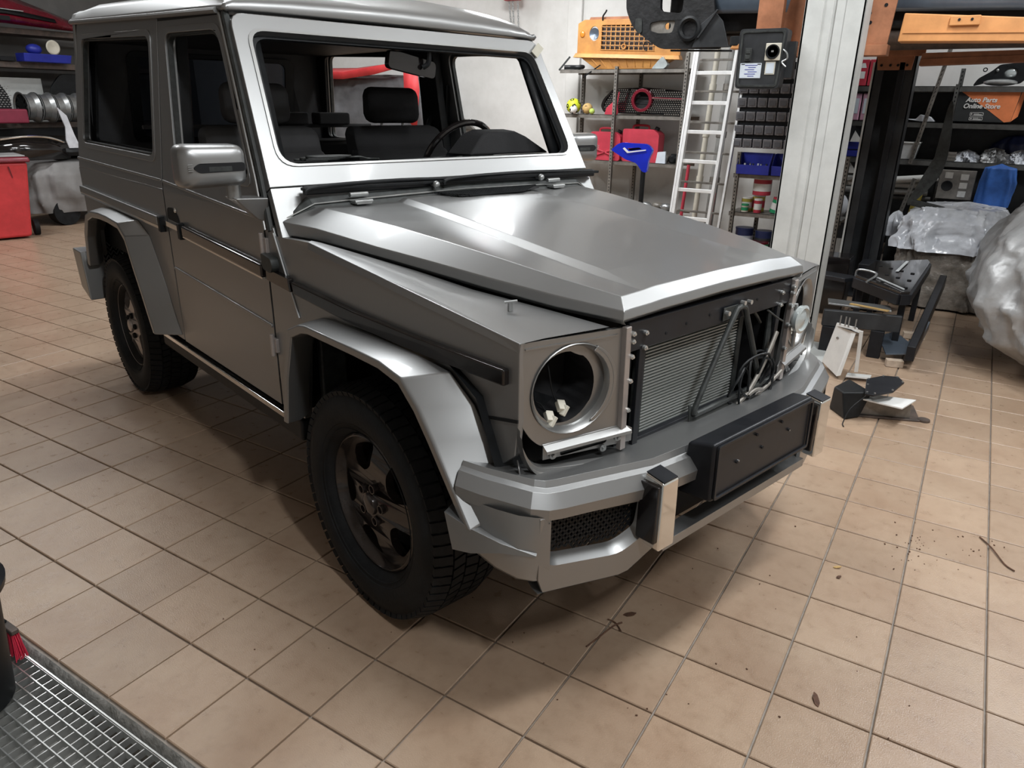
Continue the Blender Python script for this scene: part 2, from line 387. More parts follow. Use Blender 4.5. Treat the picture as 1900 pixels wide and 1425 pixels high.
for s in (-1, 1):
    # door: lower skin and upper frame share one mesh
    low = [(-1.61, 1.17), (-1.615, .50), (-.645, .50), (-.645, 1.17)]
    up = [(-1.61, 1.17), (-.645, 1.17), (-.675, 1.29), (-.94, 1.795), (-1.59, 1.82)]
    b = B(); b.prism(low, side_f(s), (0, -s * .035, 0)); b.prism(up, side_f(s), (0, -s * .035, 0), [DW])
    dr = b.obj('door', 'paint', car, bevel=.004)
    ring_plate('window_frame', DW, .022, 'paint', s, parent=dr)
    ring_plate('window_seal', DW, -.012, 'seal', s, off=-.004, th=.02, parent=dr)
    b = B(); b.prism([(-1.585, .50), (-.665, .50), (-.665, 1.25), (-1.585, 1.25)], side_f(s, -.06), (0, -s * .02, 0)); b.obj('door_card', 'trimgrey', dr)
    # body side behind the door with its window opening and the wheel arch cut
    low = [(-2.99, 1.17), (-3.0, .72), (-2.86, .70), (-2.84, .84), (-2.70, .93), (-2.16, .93), (-1.98, .80), (-1.88, .50), (-1.63, .50), (-1.625, 1.17)]
    upq = [(-2.985, 1.17), (-1.625, 1.17), (-1.603, 1.83), (-2.80, 1.885), (-2.90, 1.74)]
    b = B(); b.prism(low, side_f(s), (0, -s * .035, 0)); b.prism(upq, side_f(s), (0, -s * .035, 0), [QW])
    qp = b.obj('rear_side_panel', 'paint', car, bevel=.004)
    ring_plate('window_frame', QW, .024, 'paint', s, parent=qp)
    ring_plate('window_seal', QW, -.010, 'seal', s, off=-.004, th=.02, parent=qp)
    # pressed lines
    b = B()
    b.prism([(-2.985, 1.224), (-2.985, 1.214), (-1.63, 1.203), (-1.63, 1.213)], side_f(s, .006), (0, -s * .01, 0))
    b.obj('belt_line', 'paint', qp, bevel=.003)
    b = B(); b.prism([(-1.605, 1.212), (-1.605, 1.202), (-.65, 1.158), (-.65, 1.168)], side_f(s, .006), (0, -s * .01, 0)); b.obj('belt_line', 'paint', dr, bevel=.003)
    b = B(); b.prism([(-1.605, .845), (-1.605, .832), (-.65, .788), (-.65, .801)], side_f(s, .006), (0, -s * .01, 0)); b.obj('crease_line', 'paint', dr, bevel=.004)
    # dark inner linings
    b = B(); b.prism([(-2.96, .75), (-1.63, .75), (-1.63, 1.79), (-2.80, 1.84), (-2.96, 1.3)], side_f(s, -.055), (0, -s * .012, 0), [offset(QW, (-2.25, 1.53), .95)])
    b.obj('inner_lining', 'black', car)
    b = B(); b.prism([(-1.66, 1.1), (-1.50, 1.1), (-1.55, 1.80), (-1.66, 1.80)], side_f(s, -.05), (0, -s * .05, 0)); b.obj('door_pillar', 'black', car, bevel=.01)
    # lower panel between door and front wheel
    b = B(); b.prism([(-.635, 1.162), (-.575, 1.145), (-.445, .875), (-.38, .86), (-.42, .78), (-.47, .50), (-.635, .50)], side_f(s), (0, -s * .03, 0))
    b.obj('scuttle_side', 'paint', car, bevel=.004)
    # front wing: side skin
    wing = B().prism([(-.565, 1.118), (-.343, 1.129), (.012, 1.088), (.562, 1.024), (.564, .825), (.553, .735), (.50, .69), (.505, .62), (.45, .62), (.42, .80), (.31, .89), (-.24, .89), (-.40, .85), (-.435, .872)], side_f(s), (0, -s * .02, 0)).obj('front_wing', 'paint', car, bevel=.003)
    rows = []
    for x, yo, zo, yi, zi in ((-.343, .760, 1.129, .715, 1.123), (-.19, .752, 1.111, .675, 1.108), (.012, .742, 1.088, .61, 1.083), (.205, .733, 1.064, .56, 1.058), (.446, .721, 1.037, .497, 1.040), (.566, .713, 1.0235, .467, 1.030)):
        rows.append([(x, s * (yo + .003), zo - .02), (x, s * yo, zo), (x, s * (yo * .75 + yi * .25), zo + .004), (x, s * yi, zi), (x, s * (yi - .004), zi - .05)])
    # the front edge follows the slanted lamp panel
    rows[-1] = [(.562, s * .716, 1.0), (.564, s * .714, 1.0235), (.575, s * .65, 1.027), (.618, s * .47, 1.031), (.600, s * .466, 1.026)]
    B().loft(rows).obj('wing_top', 'paint', wing, bevel=.002)
    # bead over the wing side
    B().prism([(.45, .812), (.563, .834), (.563, .826), (.45, .804)], side_f(s, .003), (0, -s * .006, 0)).obj('panel_gap', 'black', wing)
    B().tube([(-.567, s * .767, 1.128), (-.50, s * .768, 1.0), (-.434, s * .767, .872)], .0025, 6).obj('edge_highlight', 'offwhite', wing)  # off-white bead standing in for the bright highlight on the wing's rear edge
    # rubbing strips
    b = B(); b.prism([(-1.40, 1.048), (-1.40, 1.004), (-.655, .966), (-.655, 1.012)], side_f(s, .020), (0, -s * .022, 0))
    rs = b.obj('rubbing_strip', 'gloss', car, bevel=.007, seg=3)
    B().prism([(-1.40, 1.006), (-1.40, 1.000), (-.655, .962), (-.655, .968)], side_f(s, .018), (0, -s * .02, 0)).obj('chrome_edge', 'chrome', rs)
    b = B(); b.prism([(-2.98, 1.072), (-2.98, 1.032), (-1.70, 1.010), (-1.70, 1.052)], side_f(s, .020), (0, -s * .022, 0))
    rs = b.obj('rubbing_strip', 'paint_flat', car, bevel=.008, seg=3)
    B().prism([(-2.98, 1.034), (-2.98, 1.024), (-1.70, .998), (-1.70, 1.010)], side_f(s, .016), (0, -s * .02, 0)).obj('lower_edge', 'chrome', rs)
    b = B(); b.prism([(-.625, 1.008), (-.625, .966), (-.45, .955), (-.46, .998)], side_f(s, .018), (0, -s * .02, 0))
    b.prism([(-.44, .992), (-.43, .952), (-.1, .925), (.2, .915), (.53, .914), (.53, .955), (.2, .958), (-.1, .968)], side_f(s, .019), (0, -s * .021, 0))
    b.obj('wing_rubbing_strip', 'gloss', car, bevel=.007, seg=3)
    # strip clips where the handle piece is missing
    hb = B(); hb.prism([(-1.69, 1.045), (-1.69, 1.020), (-1.40, 1.012), (-1.40, 1.035)], side_f(s, .010), (0, -s * .012, 0)); rl = hb.obj('bare_rail', 'chrome', car, bevel=.002)
    for x in (-1.665, -1.425): B().prism([(x - .012, 1.055), (x - .012, .99), (x + .012, .988), (x + .012, 1.053)], side_f(s, .024), (0, -s * .025, 0)).obj('clip', 'black', rl, bevel=.002)
    B().prism(rpoly([(-1.60, 1.052), (-1.59, 1.10), (-1.52, 1.105), (-1.47, 1.075), (-1.46, 1.045)], .02), side_f(s, .003), (0, -s * .006, 0)).obj('handle_recess', 'dark', dr, bevel=.001)
    b = B(); b.sphere((-1.49, s * .768, 1.098), .011, 12, (1, .5, 1)); b.obj('lock', 'chrome', dr)
    # hinges
    for z in (1.085, .735):
        b = B(); b.cyl((-.638, s * .778, z - .045), (-.638, s * .778, z + .035), .0085, 10); b.bx(-.66, -.615, min(s * .764, s * .776), max(s * .764, s * .776), z - .03, z + .02)
        b.obj('door_hinge', 'rimgrey', car, bevel=.002)
    # side repeater
    b = B(); b.prism(rpoly([(-.628, 1.058), (-.555, 1.048), (-.545, 1.020), (-.565, .998), (-.622, 1.006)], .012), side_f(s, .028), (0, -s * .03, 0)); b.obj('side_repeater', 'seal', car, bevel=.004)
    # sill rail
    b = B(); b.bx(-1.95, -.50, min(s * .70, s * .765), max(s * .70, s * .765), .40, .485); sl = b.obj('sill', 'black', car, bevel=.012)
    B().bar((-1.88, s * .772, .475), (-.56, s * .772, .475), .018, .022).obj('sill_trim', 'chrome', sl, bevel=.004)
    # drip rail
    B().tube([(-2.84, s * .712, 1.882), (-1.6, s * .712, 1.832), (-.96, s * .712, 1.808)], .010, 8).obj('drip_rail', 'paint', car)
    b = B(); b.prism([(-1.58, 1.822), (-1.58, 1.812), (-.96, 1.795), (-.96, 1.802)], side_f(s, .002), (0, -s * .004, 0)); b.obj('door_top_seal', 'black', car)

# roof
def roof_x(t): return lerp(-.93, -2.88, t)
rows = []
for i, t in enumerate((-.015, 0, .02, .06, .2, .4, .6, .8, .95, .99, 1)):
    x = roof_x(t); zb = lerp(1.815, 1.888, max(0, t)); k = min(1, (t + .015) / .075) ** .5 if t < .06 else (1 if t < .95 else .75 if t < 1 else .35)
    pr = [(.712, 0), (.700, .012), (.690, .045), (.655, .068), (.56, .082), (.40, .095), (.2, .104), (0, .107)]
    row = [(x, -y, zb + dz * (k if dz > .02 else 1)) for y, dz in pr] + [(x, y, zb + dz * (k if dz > .02 else 1)) for y, dz in pr[-2::-1]]
    rows.append(row)
rf = B().loft(rows).obj('roof', 'paint', car, solid=.02, angle=50)
for s in (-1, 1):
    for y in (.25, .45): B().bar((-1.25, s * y, 1.932 - .02 * (y / .25 - 1)), (-2.6, s * y, 1.976 - .02 * (y / .25 - 1)), .03, .012).obj('roof_rib', 'paint', rf, bevel=.004)
B().bx(-2.78, -1.0, -.66, .66, 1.79, 1.80).obj('headliner', 'black', car)
# rear end
QR = rpoly([(-.47, 1.76), (.47, 1.76), (.47, 1.30), (-.47, 1.30)], .05)
b = B().prism([(-.755, .72), (.755, .72), (.745, 1.2), (.70, 1.88), (-.70, 1.88), (-.745, 1.2)], lambda y, z: (-2.98 + max(0, z - 1.2) * .18, y, z), (.03, 0, 0), [QR])
rd_ = b.obj('rear_door', 'paint', car, bevel=.004)
B().prism([(-.70, .75), (.70, .75), (.68, 1.84), (-.68, 1.84)], lambda y, z: (-2.94 + max(0, z - 1.2) * .18, y, z), (.01, 0, 0), [offset(QR, (0, 1.53), .97)]).obj('inner_trim', 'trimgrey', rd_)
b = B().prism(offset(QR, (0, 1.53), 1.02), lambda y, z: (-2.925 + max(0, z - 1.2) * .18, y, z), (.012, 0, 0), [offset(QR, (0, 1.53), .9)]); b.obj('window_rubber', 'black', rd_, bevel=.003); B().prism(offset(QR, (0, 1.53), .95), lambda y, z: (-2.935 + max(0, z - 1.2) * .18, y, z), (.004, 0, 0)).obj('window_glass', 'glassdark', rd_)
B().bx(-3.05, -2.98, -.80, .80, .50, .70).obj('rear_bumper', 'paint', car, bevel=.02)
b = B(); b.hexa([(-3.02, -.74, .50), (-2.86, -.74, .45), (-2.86, -.86, .45), (-3.02, -.86, .50)], [(-3.07, -.74, .72), (-2.90, -.74, .72), (-2.90, -.86, .72), (-3.07, -.86, .72)])
b.obj('rear_bumper_corner', 'paint_flat', car, bevel=.006)
b = B()
for i in range(5):
    for j in range(8):
        y, z = -.74 + i * .03, .56 + j * .026
        for d in (-1, 1): b.bar((-2.88, y, z), (-2.88, y + .015 * d, z + .026), .004)
b.obj('corner_mesh', 'steel', car, weld=False)['kind'] = 'stuff'
# floor pan, dark inside
b = B(); b.bx(-2.95, -.5, -.72, .72, .52, .56); b.bx(-.60, -.55, -.72, .72, .50, 1.18); b.obj('floor_pan', 'dark', car)
B().bx(-2.7, .55, -.45, -.36, .40, .50).obj('chassis_rail', 'black', car, bevel=.01); B().bx(-2.7, .55, .36, .45, .40, .50).obj('chassis_rail', 'black', car, bevel=.01)
for x in (0, -2.42): B().cyl((x, -.6, .375), (x, .6, .375), .045, 12).obj('axle', 'black', car)

# windscreen frame (no glass in it)
WA = Vector((-.63, 0, 1.333)); WD = (Vector((-.86, 0, 1.745)) - WA).normalized(); WN = Vector((WD.z, 0, -WD.x))
def wf(y, t): p = WA + WD * t; return (p.x, y, p.z)
H_ = .472
outer = rpoly([(-.752, -.075), (.752, -.075), (.700, H_ + .062), (-.700, H_ + .062)], [.0, .0, .05, .05])
hole = rpoly([(-.688, 0), (.688, 0), (.648, H_), (-.648, H_)], [.07, .07, .055, .055], 6)
b = B().prism(outer, wf, WN * -.035, [hole]); wfr = b.obj('windscreen_frame', 'paint', car, bevel=.006, seg=3)
ringo = [(p[0] * 1.018, (p[1] - H_ / 2) * 1.035 + H_ / 2) for p in hole]
B().prism(ringo, lambda y, t: tuple(Vector(wf(y, t)) + WN * .004), WN * -.008, [hole]).obj('flange_bead', 'paint_flat', wfr, bevel=.002)
hin = [(p[0] * .975, (p[1] - H_ / 2) * .955 + H_ / 2) for p in hole]
B().prism(hole, lambda y, t: tuple(Vector(wf(y, t)) + WN * -.022), WN * -.01, [hin]).obj('glass_flange', 'black', wfr)
# lower part of the frame and scuttle
B().prism([(-.752, -.079), (.752, -.079), (.764, -.245), (-.764, -.245)], wf, WN * -.03).obj('scuttle', 'paint', car, bevel=.003)
for s in (-1, 1):
    # black gap between windscreen frame and door
    b = B(); P = [(-.590, 1.13), (-.655, 1.29), (-.93, 1.80)]
    b.tube([(x, s * (yb(x, z) - .004), z) for x, z in P], .013, 8); b.obj('pillar_seal', 'seal', car)
    b = B(); b.tube([(x - .032, s * (yb(x, z) + .003), z) for x, z in P], .0065, 8); b.obj('pillar_bead', 'paint_flat', car)
    b = B(); b.loft([[(-.66, s * .69, 1.26), (-.67, s * .64, 1.26)], [(-.90, s * .64, 1.77), (-.91, s * .60, 1.77)]]); b.obj('pillar_lining', 'black', car, solid=.02)
b = B(); b.bar((-.866, .706, 1.778), (-.842, .645, 1.738), .036, .004, up=WN); b.obj('tape_strip', 'tape', car)
# wipers
wp = B().bar((-.560, -.655, 1.256), (-.560, .765, 1.250), .012, .030).obj('wiper_rail', 'matblack', car, bevel=.005)
for y0, y1, yc in ((-.665, .10, -.14), (-.10, .77, .40)):
    b = B(); b.bar((-.545, y0, 1.262), (-.545, y1, 1.256), .022, .010); b.tube(smooth([(-.53, y0, 1.247), (-.53, y0 + .05, 1.268), (-.545, (y0 + y1) / 2, 1.272), (-.54, y1 - .04, 1.262)], 5), .007, 8)
    w1 = b.obj('wiper', 'black', car, bevel=.002)
    b = B(); b.sphere((-.525, yc, 1.250), .014, 12); b.cyl((-.55, yc, 1.250), (-.515, yc, 1.252), .009, 10); b.obj('wiper_pivot', 'steel', w1)
# bonnet
def hood_half():
    st = [ # x,   centre z, (c2in y,z) (c2out y,z) crease(y,z) bevel(x,y,z) side(x,y,z)
        (-.520, 1.218, (.285, 1.214), (.315, 1.202), (.625, 1.206), (-.545, .748, 1.166), (-.545, .748, 1.125)),
        (-.330, 1.205, (.290, 1.200), (.320, 1.187), (.594, 1.196), (-.389, .708, 1.160), (-.389, .708, 1.124)),
        (-.160, 1.190, (.293, 1.184), (.325, 1.171), (.564, 1.184), (-.138, .645, 1.132), (-.138, .645, 1.105)),
        (.050, 1.168, (.296, 1.162), (.330, 1.149), (.527, 1.163), (.050, .597, 1.116), (.050, .597, 1.088)),
        (.250, 1.146, (.298, 1.140), (.334, 1.128), (.495, 1.142), (.250, .545, 1.096), (.250, .545, 1.068)),
        (.450, 1.124, (.298, 1.118), (.336, 1.108), (.460, 1.117), (.450, .495, 1.080), (.450, .495, 1.052)),
        (.602, 1.106, (.285, 1.103), (.335, 1.099), (.415, 1.096), (.636, .441, 1.068), (.640, .446, 1.046))]
    rows = []
    for x, zc, a, b_, c, d, e in st:
        rows.append([(x, 0, zc), (x, a[0], a[1]), (x, b_[0], b_[1]), (x, c[0], c[1]), d, e, (e[0], e[1] - .012, e[2] - .012)])
    # front bevel and lip
    r = rows[-1]; rows.append([(.634, 0, 1.078), (.634, .285, 1.074), (.634, .335, 1.071), (.6345, .415, 1.0695), (.636, .441, 1.068), (.640, .446, 1.046), (.64, .434, 1.034)])
    rows.append([(.640, 0, 1.056), (.640, .285, 1.052), (.640, .335, 1.050), (.640, .415, 1.048), (.640, .440, 1.047), (.640, .446, 1.046), (.64, .434, 1.034)])
    rows.append([(.622, 0, 1.042), (.622, .285, 1.038), (.622, .335, 1.036), (.622, .415, 1.034), (.622, .43, 1.034), (.622, .434, 1.034), (.62, .43, 1.03)])
    return rows
rows = hood_half(); full = []
for r in rows: full.append([(x, -y, z) for x, y, z in r[::-1]] + [p for p in r[1:]])
hood = B().loft(full).obj('bonnet', 'paint', car, bevel=.0035, seg=3, angle=9)
RP = [(.752, 1.128, .742, 1.112), (.745, 1.165, .738, 1.150), (.640, 1.234, .628, 1.190), (0, 1.245, 0, 1.203)]
RP = RP[:-1] + [RP[-1]] + [(-p, q, -r, t) for p, q, r, t in RP[-2::-1]]
b = B(); b.loft([[(-.572, -p, q - .02) for p, q, r, t in RP], [(-.570, -p, q) for p, q, r, t in RP], [(-.552, -p, q - .002) for p, q, r, t in RP], [(-.515, -r, t) for p, q, r, t in RP]])
st_ = b.obj('bonnet_rear_strip', 'seal', car, angle=18)
for s in (-1, 1): B().tube([(-.548, s * .742, 1.150), (-.545, s * .735, 1.172), (-.530, s * .632, 1.2155), (-.528, s * .30, 1.2235), (-.528, 0, 1.2275)], .0022, 6).obj('edge_bead', 'zinc', st_)
for y in (-.47, .47):
    b = B(); b.cyl((-.523, y - .035, 1.236), (-.523, y + .035, 1.236), .009, 10); b.bx(-.535, -.485, y - .03, y + .03, 1.207, 1.217); b.cyl((-.49, y - .035, 1.216), (-.49, y + .035, 1.216), .006, 8); b.obj('bonnet_hinge', 'steel', hood, bevel=.002)
b = B()
for k in range(10):
    x = -.515 + k * .010; ya, yb_ = -.155 - .0 * k, .36 - .016 * k
    b.bar((x, -.155 + k * .010, 1.2225 - k * .0007), (x, yb_, 1.2225 - k * .0007), .004, .005)
for k in range(46): y = -.14 + k * .011; b.bar((-.518, y, 1.2225), (-.432 - (.06 if y > .22 else 0), y, 1.217), .0025, .004)
b.obj('vent_grille', 'black', hood)
B().prism(rpoly([(-.522, -.16), (-.522, .37), (-.47, .34), (-.428, .20), (-.428, -.10)], .012), lambda x, y: (x, y, 1.2195 + (-.522 - x) * .06), (0, 0, .0015)).obj('vent_mesh', 'dark', hood)
b = B(); b.bar((.40, -.60, 1.046), (.40, -.60, 1.068), .012, .006); b.bar((.39, -.61, 1.068), (.41, -.585, 1.072), .012, .004); b.obj('wing_clip', 'steel', car)
# dark engine bay box and wheel tunnels
b = B(); b.bx(-.54, .40, -.42, .42, .55, 1.0); b.obj('engine_block', 'dark', car)
for s in (-1, 1):
    b = B(); b.bx(-.55, .55, min(s * .43, s * .47), max(s * .43, s * .47), .45, 1.0); b.obj('inner_wing', 'dark', car)
    for cx, A in ((0, [(-.60, .50), (-.50, .82), (-.26, .93), (.31, .93), (.44, .86), (.56, .60)]), (-2.42, [(-2.90, .62), (-2.88, .86), (-2.72, .96), (-2.14, .96), (-1.96, .84), (-1.83, .50)])):
        b = B(); b.loft([[(x, s * .745, z) for x, z in A], [(x, s * .46, z) for x, z in A]]); b.prism([(A[0][0], .45)] + A + [(A[-1][0], .45)], lambda x, z: (x, s * .46, z), (0, -s * .01, 0))
        b.obj('wheel_arch_liner', 'black', car)
B().bx(-.47, -.44, -.70, -.60, .48, .86).obj('arch_strut', 'seal', car, bevel=.01)
# flares
def flare(name, O, I_, s, yo, yi, m='paint', lip=.028, depth=.05):
    """O: outer arch outline, I_: outline where it meets the body, both (x,z)"""
    b = B(); c = (sum(p[0] for p in O) / len(O), min(p[1] for p in O))
    rows = []
    for k, (o_, i_) in enumerate(zip(O, I_)):
        oin = (c[0] + (o_[0] - c[0]) * (1 - lip / .5), c[1] + (o_[1] - c[1]) * (1 - lip / .45))
        if isinstance(yi, (int, float)): yy = yi
        else: yy = yi[k]
        rows.append([(i_[0], s * yy, i_[1]), (lerp(i_[0], o_[0], .9), s * lerp(yy, yo, .93), lerp(i_[1], o_[1], .88)), (o_[0], s * yo, o_[1]), (oin[0], s * (yo - .002), oin[1]), (oin[0], s * (yo - depth), oin[1]), (lerp(oin[0], i_[0], .3), s * (yi if isinstance(yi, (int, float)) else yi[k]), lerp(oin[1], i_[1], .3))])
    b.loft(rows, closed=True, cap=True)
    return b.obj(name, m, car, bevel=.005, seg=3, angle=16)
FO = [(-.470, .512), (-.435, .69), (-.375, .86), (-.30, .892), (-.255, .900), (.02, .902), (.155, .900), (.255, .882), (.325, .825), (.385, .755), (.46, .66), (.535, .565)]
FI = [(-.47, .55), (-.43, .74), (-.36, .88), (-.285, .905), (-.22, .913), (.03, .915), (.22, .912), (.33, .895), (.42, .83), (.465, .755), (.50, .675), (.545, .60)]
FY = [.755] * 4 + [.75] * 3 + [.735, .728, .722, .718, .715]
FO2 = [(-2.86, .66), (-2.80, .84), (-2.71, .945), (-2.60, .975), (-2.45, .985), (-2.30, .985), (-2.12, .975), (-2.03, .925), (-1.97, .80), (-1.90, .68), (-1.83, .55), (-1.80, .50)]
FI2 = [(-2.86, .70), (-2.80, .88), (-2.70, .97), (-2.60, .995), (-2.45, 1.003), (-2.28, 1.003), (-2.04, .995), (-1.90, .94), (-1.82, .82), (-1.75, .70), (-1.68, .57), (-1.64, .52)]
for s in (-1, 1):
    flare('wheel_arch_flare', FO, FI, s, .842, FY)
    flare('wheel_arch_flare', FO2, FI2, s, .842, .765)

# front lamp panels
fn = Vector((1, -.22, 0)).normalized()
def fpanel(s):
    n = Vector((1, .22 * s, 0)).normalized()   # outward normal
    def f(y, z, off=0.): x = .59 + (.579 - y) * .22; return tuple(Vector((x, s * y, z)) + n * off)
    return f, n
for s in (-1, 1):
    f, n = fpanel(s)
    out = rpoly([(.425, 1.022), (.714, 1.022), (.714, .832), (.68, .775), (.645, .745), (.395, .735)], [.004, .022, .01, .03, .03, .004])
    ctr = (.564, .886); H = circ(*ctr, .117, .115, 40)
    panel = B().prism(out, f, n * -.012, [H]).obj('lamp_panel', 'paint_flat', car, bevel=.003)
    # recessed ring and bucket
    b = B()
    def rg(r, off, cy=ctr[0], cz=ctr[1]): return [f(cy + r * cos(2 * pi * k / 40), cz + r * .985 * sin(2 * pi * k / 40), off) for k in range(40)]
    b.loft([rg(.119, .004), rg(.117, .006), rg(.112, .0), rg(.106, -.020)], closed=True)
    b.loft([rg(.106, -.020), [f(ctr[0] + .012 + .087 * cos(2 * pi * k / 40), ctr[1] - .002 + .093 * sin(2 * pi * k / 40) - (.004 if k % 10 in (2, 3) else 0), -.020) for k in range(40)]], closed=True)
    b.obj('lamp_ring', 'paint_flat', panel)
    # crescent recess beside the ring
    cr = []
    for k in range(13): a = rad(-60 + 120 * k / 12); cr.append((ctr[0] - .128 * cos(a), ctr[1] + .118 * sin(a)))
    for k in range(13): a = rad(60 - 120 * k / 12); cr.append((ctr[0] - .105 * cos(a), ctr[1] + .105 * sin(a)))
    B().prism(cr, lambda y, z: f(y, z, .005), n * -.004).obj('crescent', 'paint_flat', panel, bevel=.002)
    b = B(); b.loft([[f(ctr[0] + .012 + .087 * cos(2 * pi * k / 40), ctr[1] - .002 + .093 * sin(2 * pi * k / 40), -.020) for k in range(40)], [f(ctr[0] + .01 + .085 * cos(2 * pi * k / 40), ctr[1] + .09 * sin(2 * pi * k / 40), -.14) for k in range(40)]], closed=True)
    b.bm.faces.new(b.bm.verts[40:80] if False else [b.bm.verts.new(Vector(f(ctr[0] + .01 + .085 * cos(2 * pi * k / 20), ctr[1] + .09 * sin(2 * pi * k / 20), -.14))) for k in range(20)])
    b.obj('lamp_bucket', 'dark', panel)
    B().bar(f(.44, 1.006, .001), f(.70, 1.006, .001), .004, .004).obj('panel_bead', 'paint_flat', panel)
    # loose plugs with wires
    for dy, dz, l in ((.012, -.055, .1), (.045, -.078, .04)):
        p = Vector(f(ctr[0] + dy, ctr[1] + dz, -.03)); b = B(); b.box(p, (.03, .022, .016), Matrix.Rotation(.6, 3, 'Y') @ Matrix.Rotation(.4 * s, 3, 'Z')); b.box(p + Vector((.012, 0, -.008)), (.014, .028, .012), Matrix.Rotation(.9, 3, 'X'))
        pl = b.obj('bulb_plug', 'cream', panel, bevel=.002)
        B().tube(smooth([p, p + Vector((-.02, s * .01, .03)), p + Vector((-.03, s * .02, l)), p + Vector((-.06, 0, l + .02))], 5), .0022, 6).obj('plug_wire', 'black', pl)
    # bracket under the lamp
    b = B(); b.prism([(.645, .752), (.40, .757), (.375, .742), (.375, .705), (.645, .712)], lambda y, z: f(y, z, .004), n * -.004, [rpoly([(.595, .732), (.455, .738), (.455, .718), (.595, .712)], .008)])
    b.loft([[f(.645, .753, .0), f(.40, .758, .0)], [f(.645, .742, .022), f(.39, .745, .022)], [f(.645, .735, .024), f(.39, .738, .024)]])
    br = b.obj('lamp_bracket', 'paint_flat', panel, bevel=.0015, solid=0)
    b = B(); b.prism([(.60, .740), (.45, .744), (.45, .712), (.60, .708)], lambda y, z: f(y, z, -.012), n * -.004); b.obj('bracket_back', 'seal', br)
    for y, z in ((.620, .722), (.425, .728), (.47, .708)):
        b = B(); b.cyl(f(y, z, .0), f(y, z, .012), .010, 12); b.cyl(f(y, z, .01), f(y, z, .018), .005, 8); b.obj('bolt', 'steel', br)
    # lower rail that turns up at the corner
    path = smooth([f(.716, .815, -.002), f(.708, .770, -.001), f(.682, .722, .002), f(.64, .702, .006), f(.52, .690, .014), f(.365, .678, .022)], 5)
    b = B(); b.loft([[p, p + n * .016 + Vector((0, 0, -.004)), p + n * .016 + Vector((0, 0, -.016)), p + n * .026 + Vector((0, 0, -.024)), p + Vector((0, 0, -.03))] for p in [Vector(q) for q in path]], closed=True, cap=True)
    b.obj('lower_rail', 'paint_flat', car, bevel=.0015)
    path = [Vector(q) for q in smooth([(.565, s * .716, .73), (.575, s * .70, .695), (.60, s * .64, .668), (.64, s * .50, .655), (.66, s * .36, .650)], 5)]
    B().loft([[p + Vector((0, 0, .0)), p + n * .01 + Vector((0, 0, -.03)), p + n * .02 + Vector((0, 0, -.06)), p + n * -.06 + Vector((0, 0, -.06))] for p in path]).obj('valance', 'paint', car, solid=.004)
    # vertical flange with bolts
    b = B(); b.bar((.632, s * .410, .69), (.630, s * .418, 1.025), .020, .016); fg = b.obj('panel_flange', 'rimgrey', car, bevel=.002)
    for z in (1.005, .985, .945, .88, .80):
        b = B(); b.cyl((.632, s * .402, z), (.643, s * .402, z), .0065, 10); b.cyl((.642, s * .402, z), (.647, s * .402, z), .0035, 6); b.obj('bolt', 'zinc', fg)
# slam panel
b = B(); b.bx(.612, .628, -.405, .405, .952, 1.03); sp = b.obj('slam_panel', 'matblack', car, bevel=.003)
for s in (-1, 1):
    b = B(); b.bar((.622, s * .345, .66), (.622, s * .345, .99), .022, .012); b.obj('upright', 'matblack', car, bevel=.002)
    for z in (.995, .955):
        b = B(); b.cyl((.626, s * .342, z), (.636, s * .342, z), .0065, 10); b.cyl((.635, s * .342, z), (.640, s * .342, z), .0035, 6); b.obj('bolt', 'zinc', sp)
    b = B(); b.bx(.50, .60, min(s * .352, s * .40), max(s * .352, s * .40), .66, .95); b.obj('side_duct', 'dark', car)
for y, z in ((-.16, .985), (-.05, .99), (-.25, .975), (.2, .995)): B().cyl((.627, y, z), (.630, y, z), .004, 8).obj('hole', 'dark', sp)
# condenser with fins
rad_ = B().bx(.530, .552, -.245, .235, .60, .955).obj('radiator', 'black', car)
b = B()
for k in range(37):
    z = .605 + k * .0095; b.bar((.556, -.240, z), (.556, .225, z), .008, .0040)
b.obj('cooling_fin', 'fin', rad_)
for ya, yc_ in ((-.262, -.244), (.226, .25)): B().bx(.535, .565, ya, yc_, .60, .965).obj('end_tank', 'seal', rad_, bevel=.003)
b = B(); b.bx(.40, .50, -.42, .42, .50, 1.02); b.obj('radiator_shroud', 'dark', car)
b = B()
for k in range(9): y = -.30 + k * .062; b.bx(.600, .612, y - .012, y + .012, .60, .672)
b.bar((.606, -.32, .678), (.606, .42, .678), .02, .02); b.obj('lower_grid', 'matblack', car, bevel=.002)
# latch triangle of bent tube
pts = []
tri = [(.640, -.085, .700), (.640, .075, .985), (.640, .115, .985), (.645, .29, .655)]
P = [Vector((.640, .36, .712)), Vector((.640, -.045, .700)), Vector((.640, -.086, .705)), Vector((.640, -.082, .735)), Vector((.640, .055, .962)), Vector((.640, .082, .990)), Vector((.640, .112, .988)), Vector((.640, .132, .955)), Vector((.642, .215, .80)), Vector((.640, .25, .735))]
lt = B().tube(smooth(P, 6), .0085, 10).obj('latch_loop', 'seal', car)
b = B(); b.prism([(-.02, 1.0), (.055, 1.0), (.055, .965), (-.02, .96)], lambda y, z: (.632, y + .03, z), (.003, 0, 0)); b.prism([(-.115, .735), (-.075, .715), (-.065, .65), (-.10, .64)], lambda y, z: (.632, y, z), (.004, 0, 0)); b.obj('bracket_plate', 'seal', lt, bevel=.001)
for y, z in ((.02, .985), (.10, 1.003), (.135, 1.0)): B().cyl((.634, y, z), (.648, y, z), .007, 8).obj('bolt', 'zinc', lt)
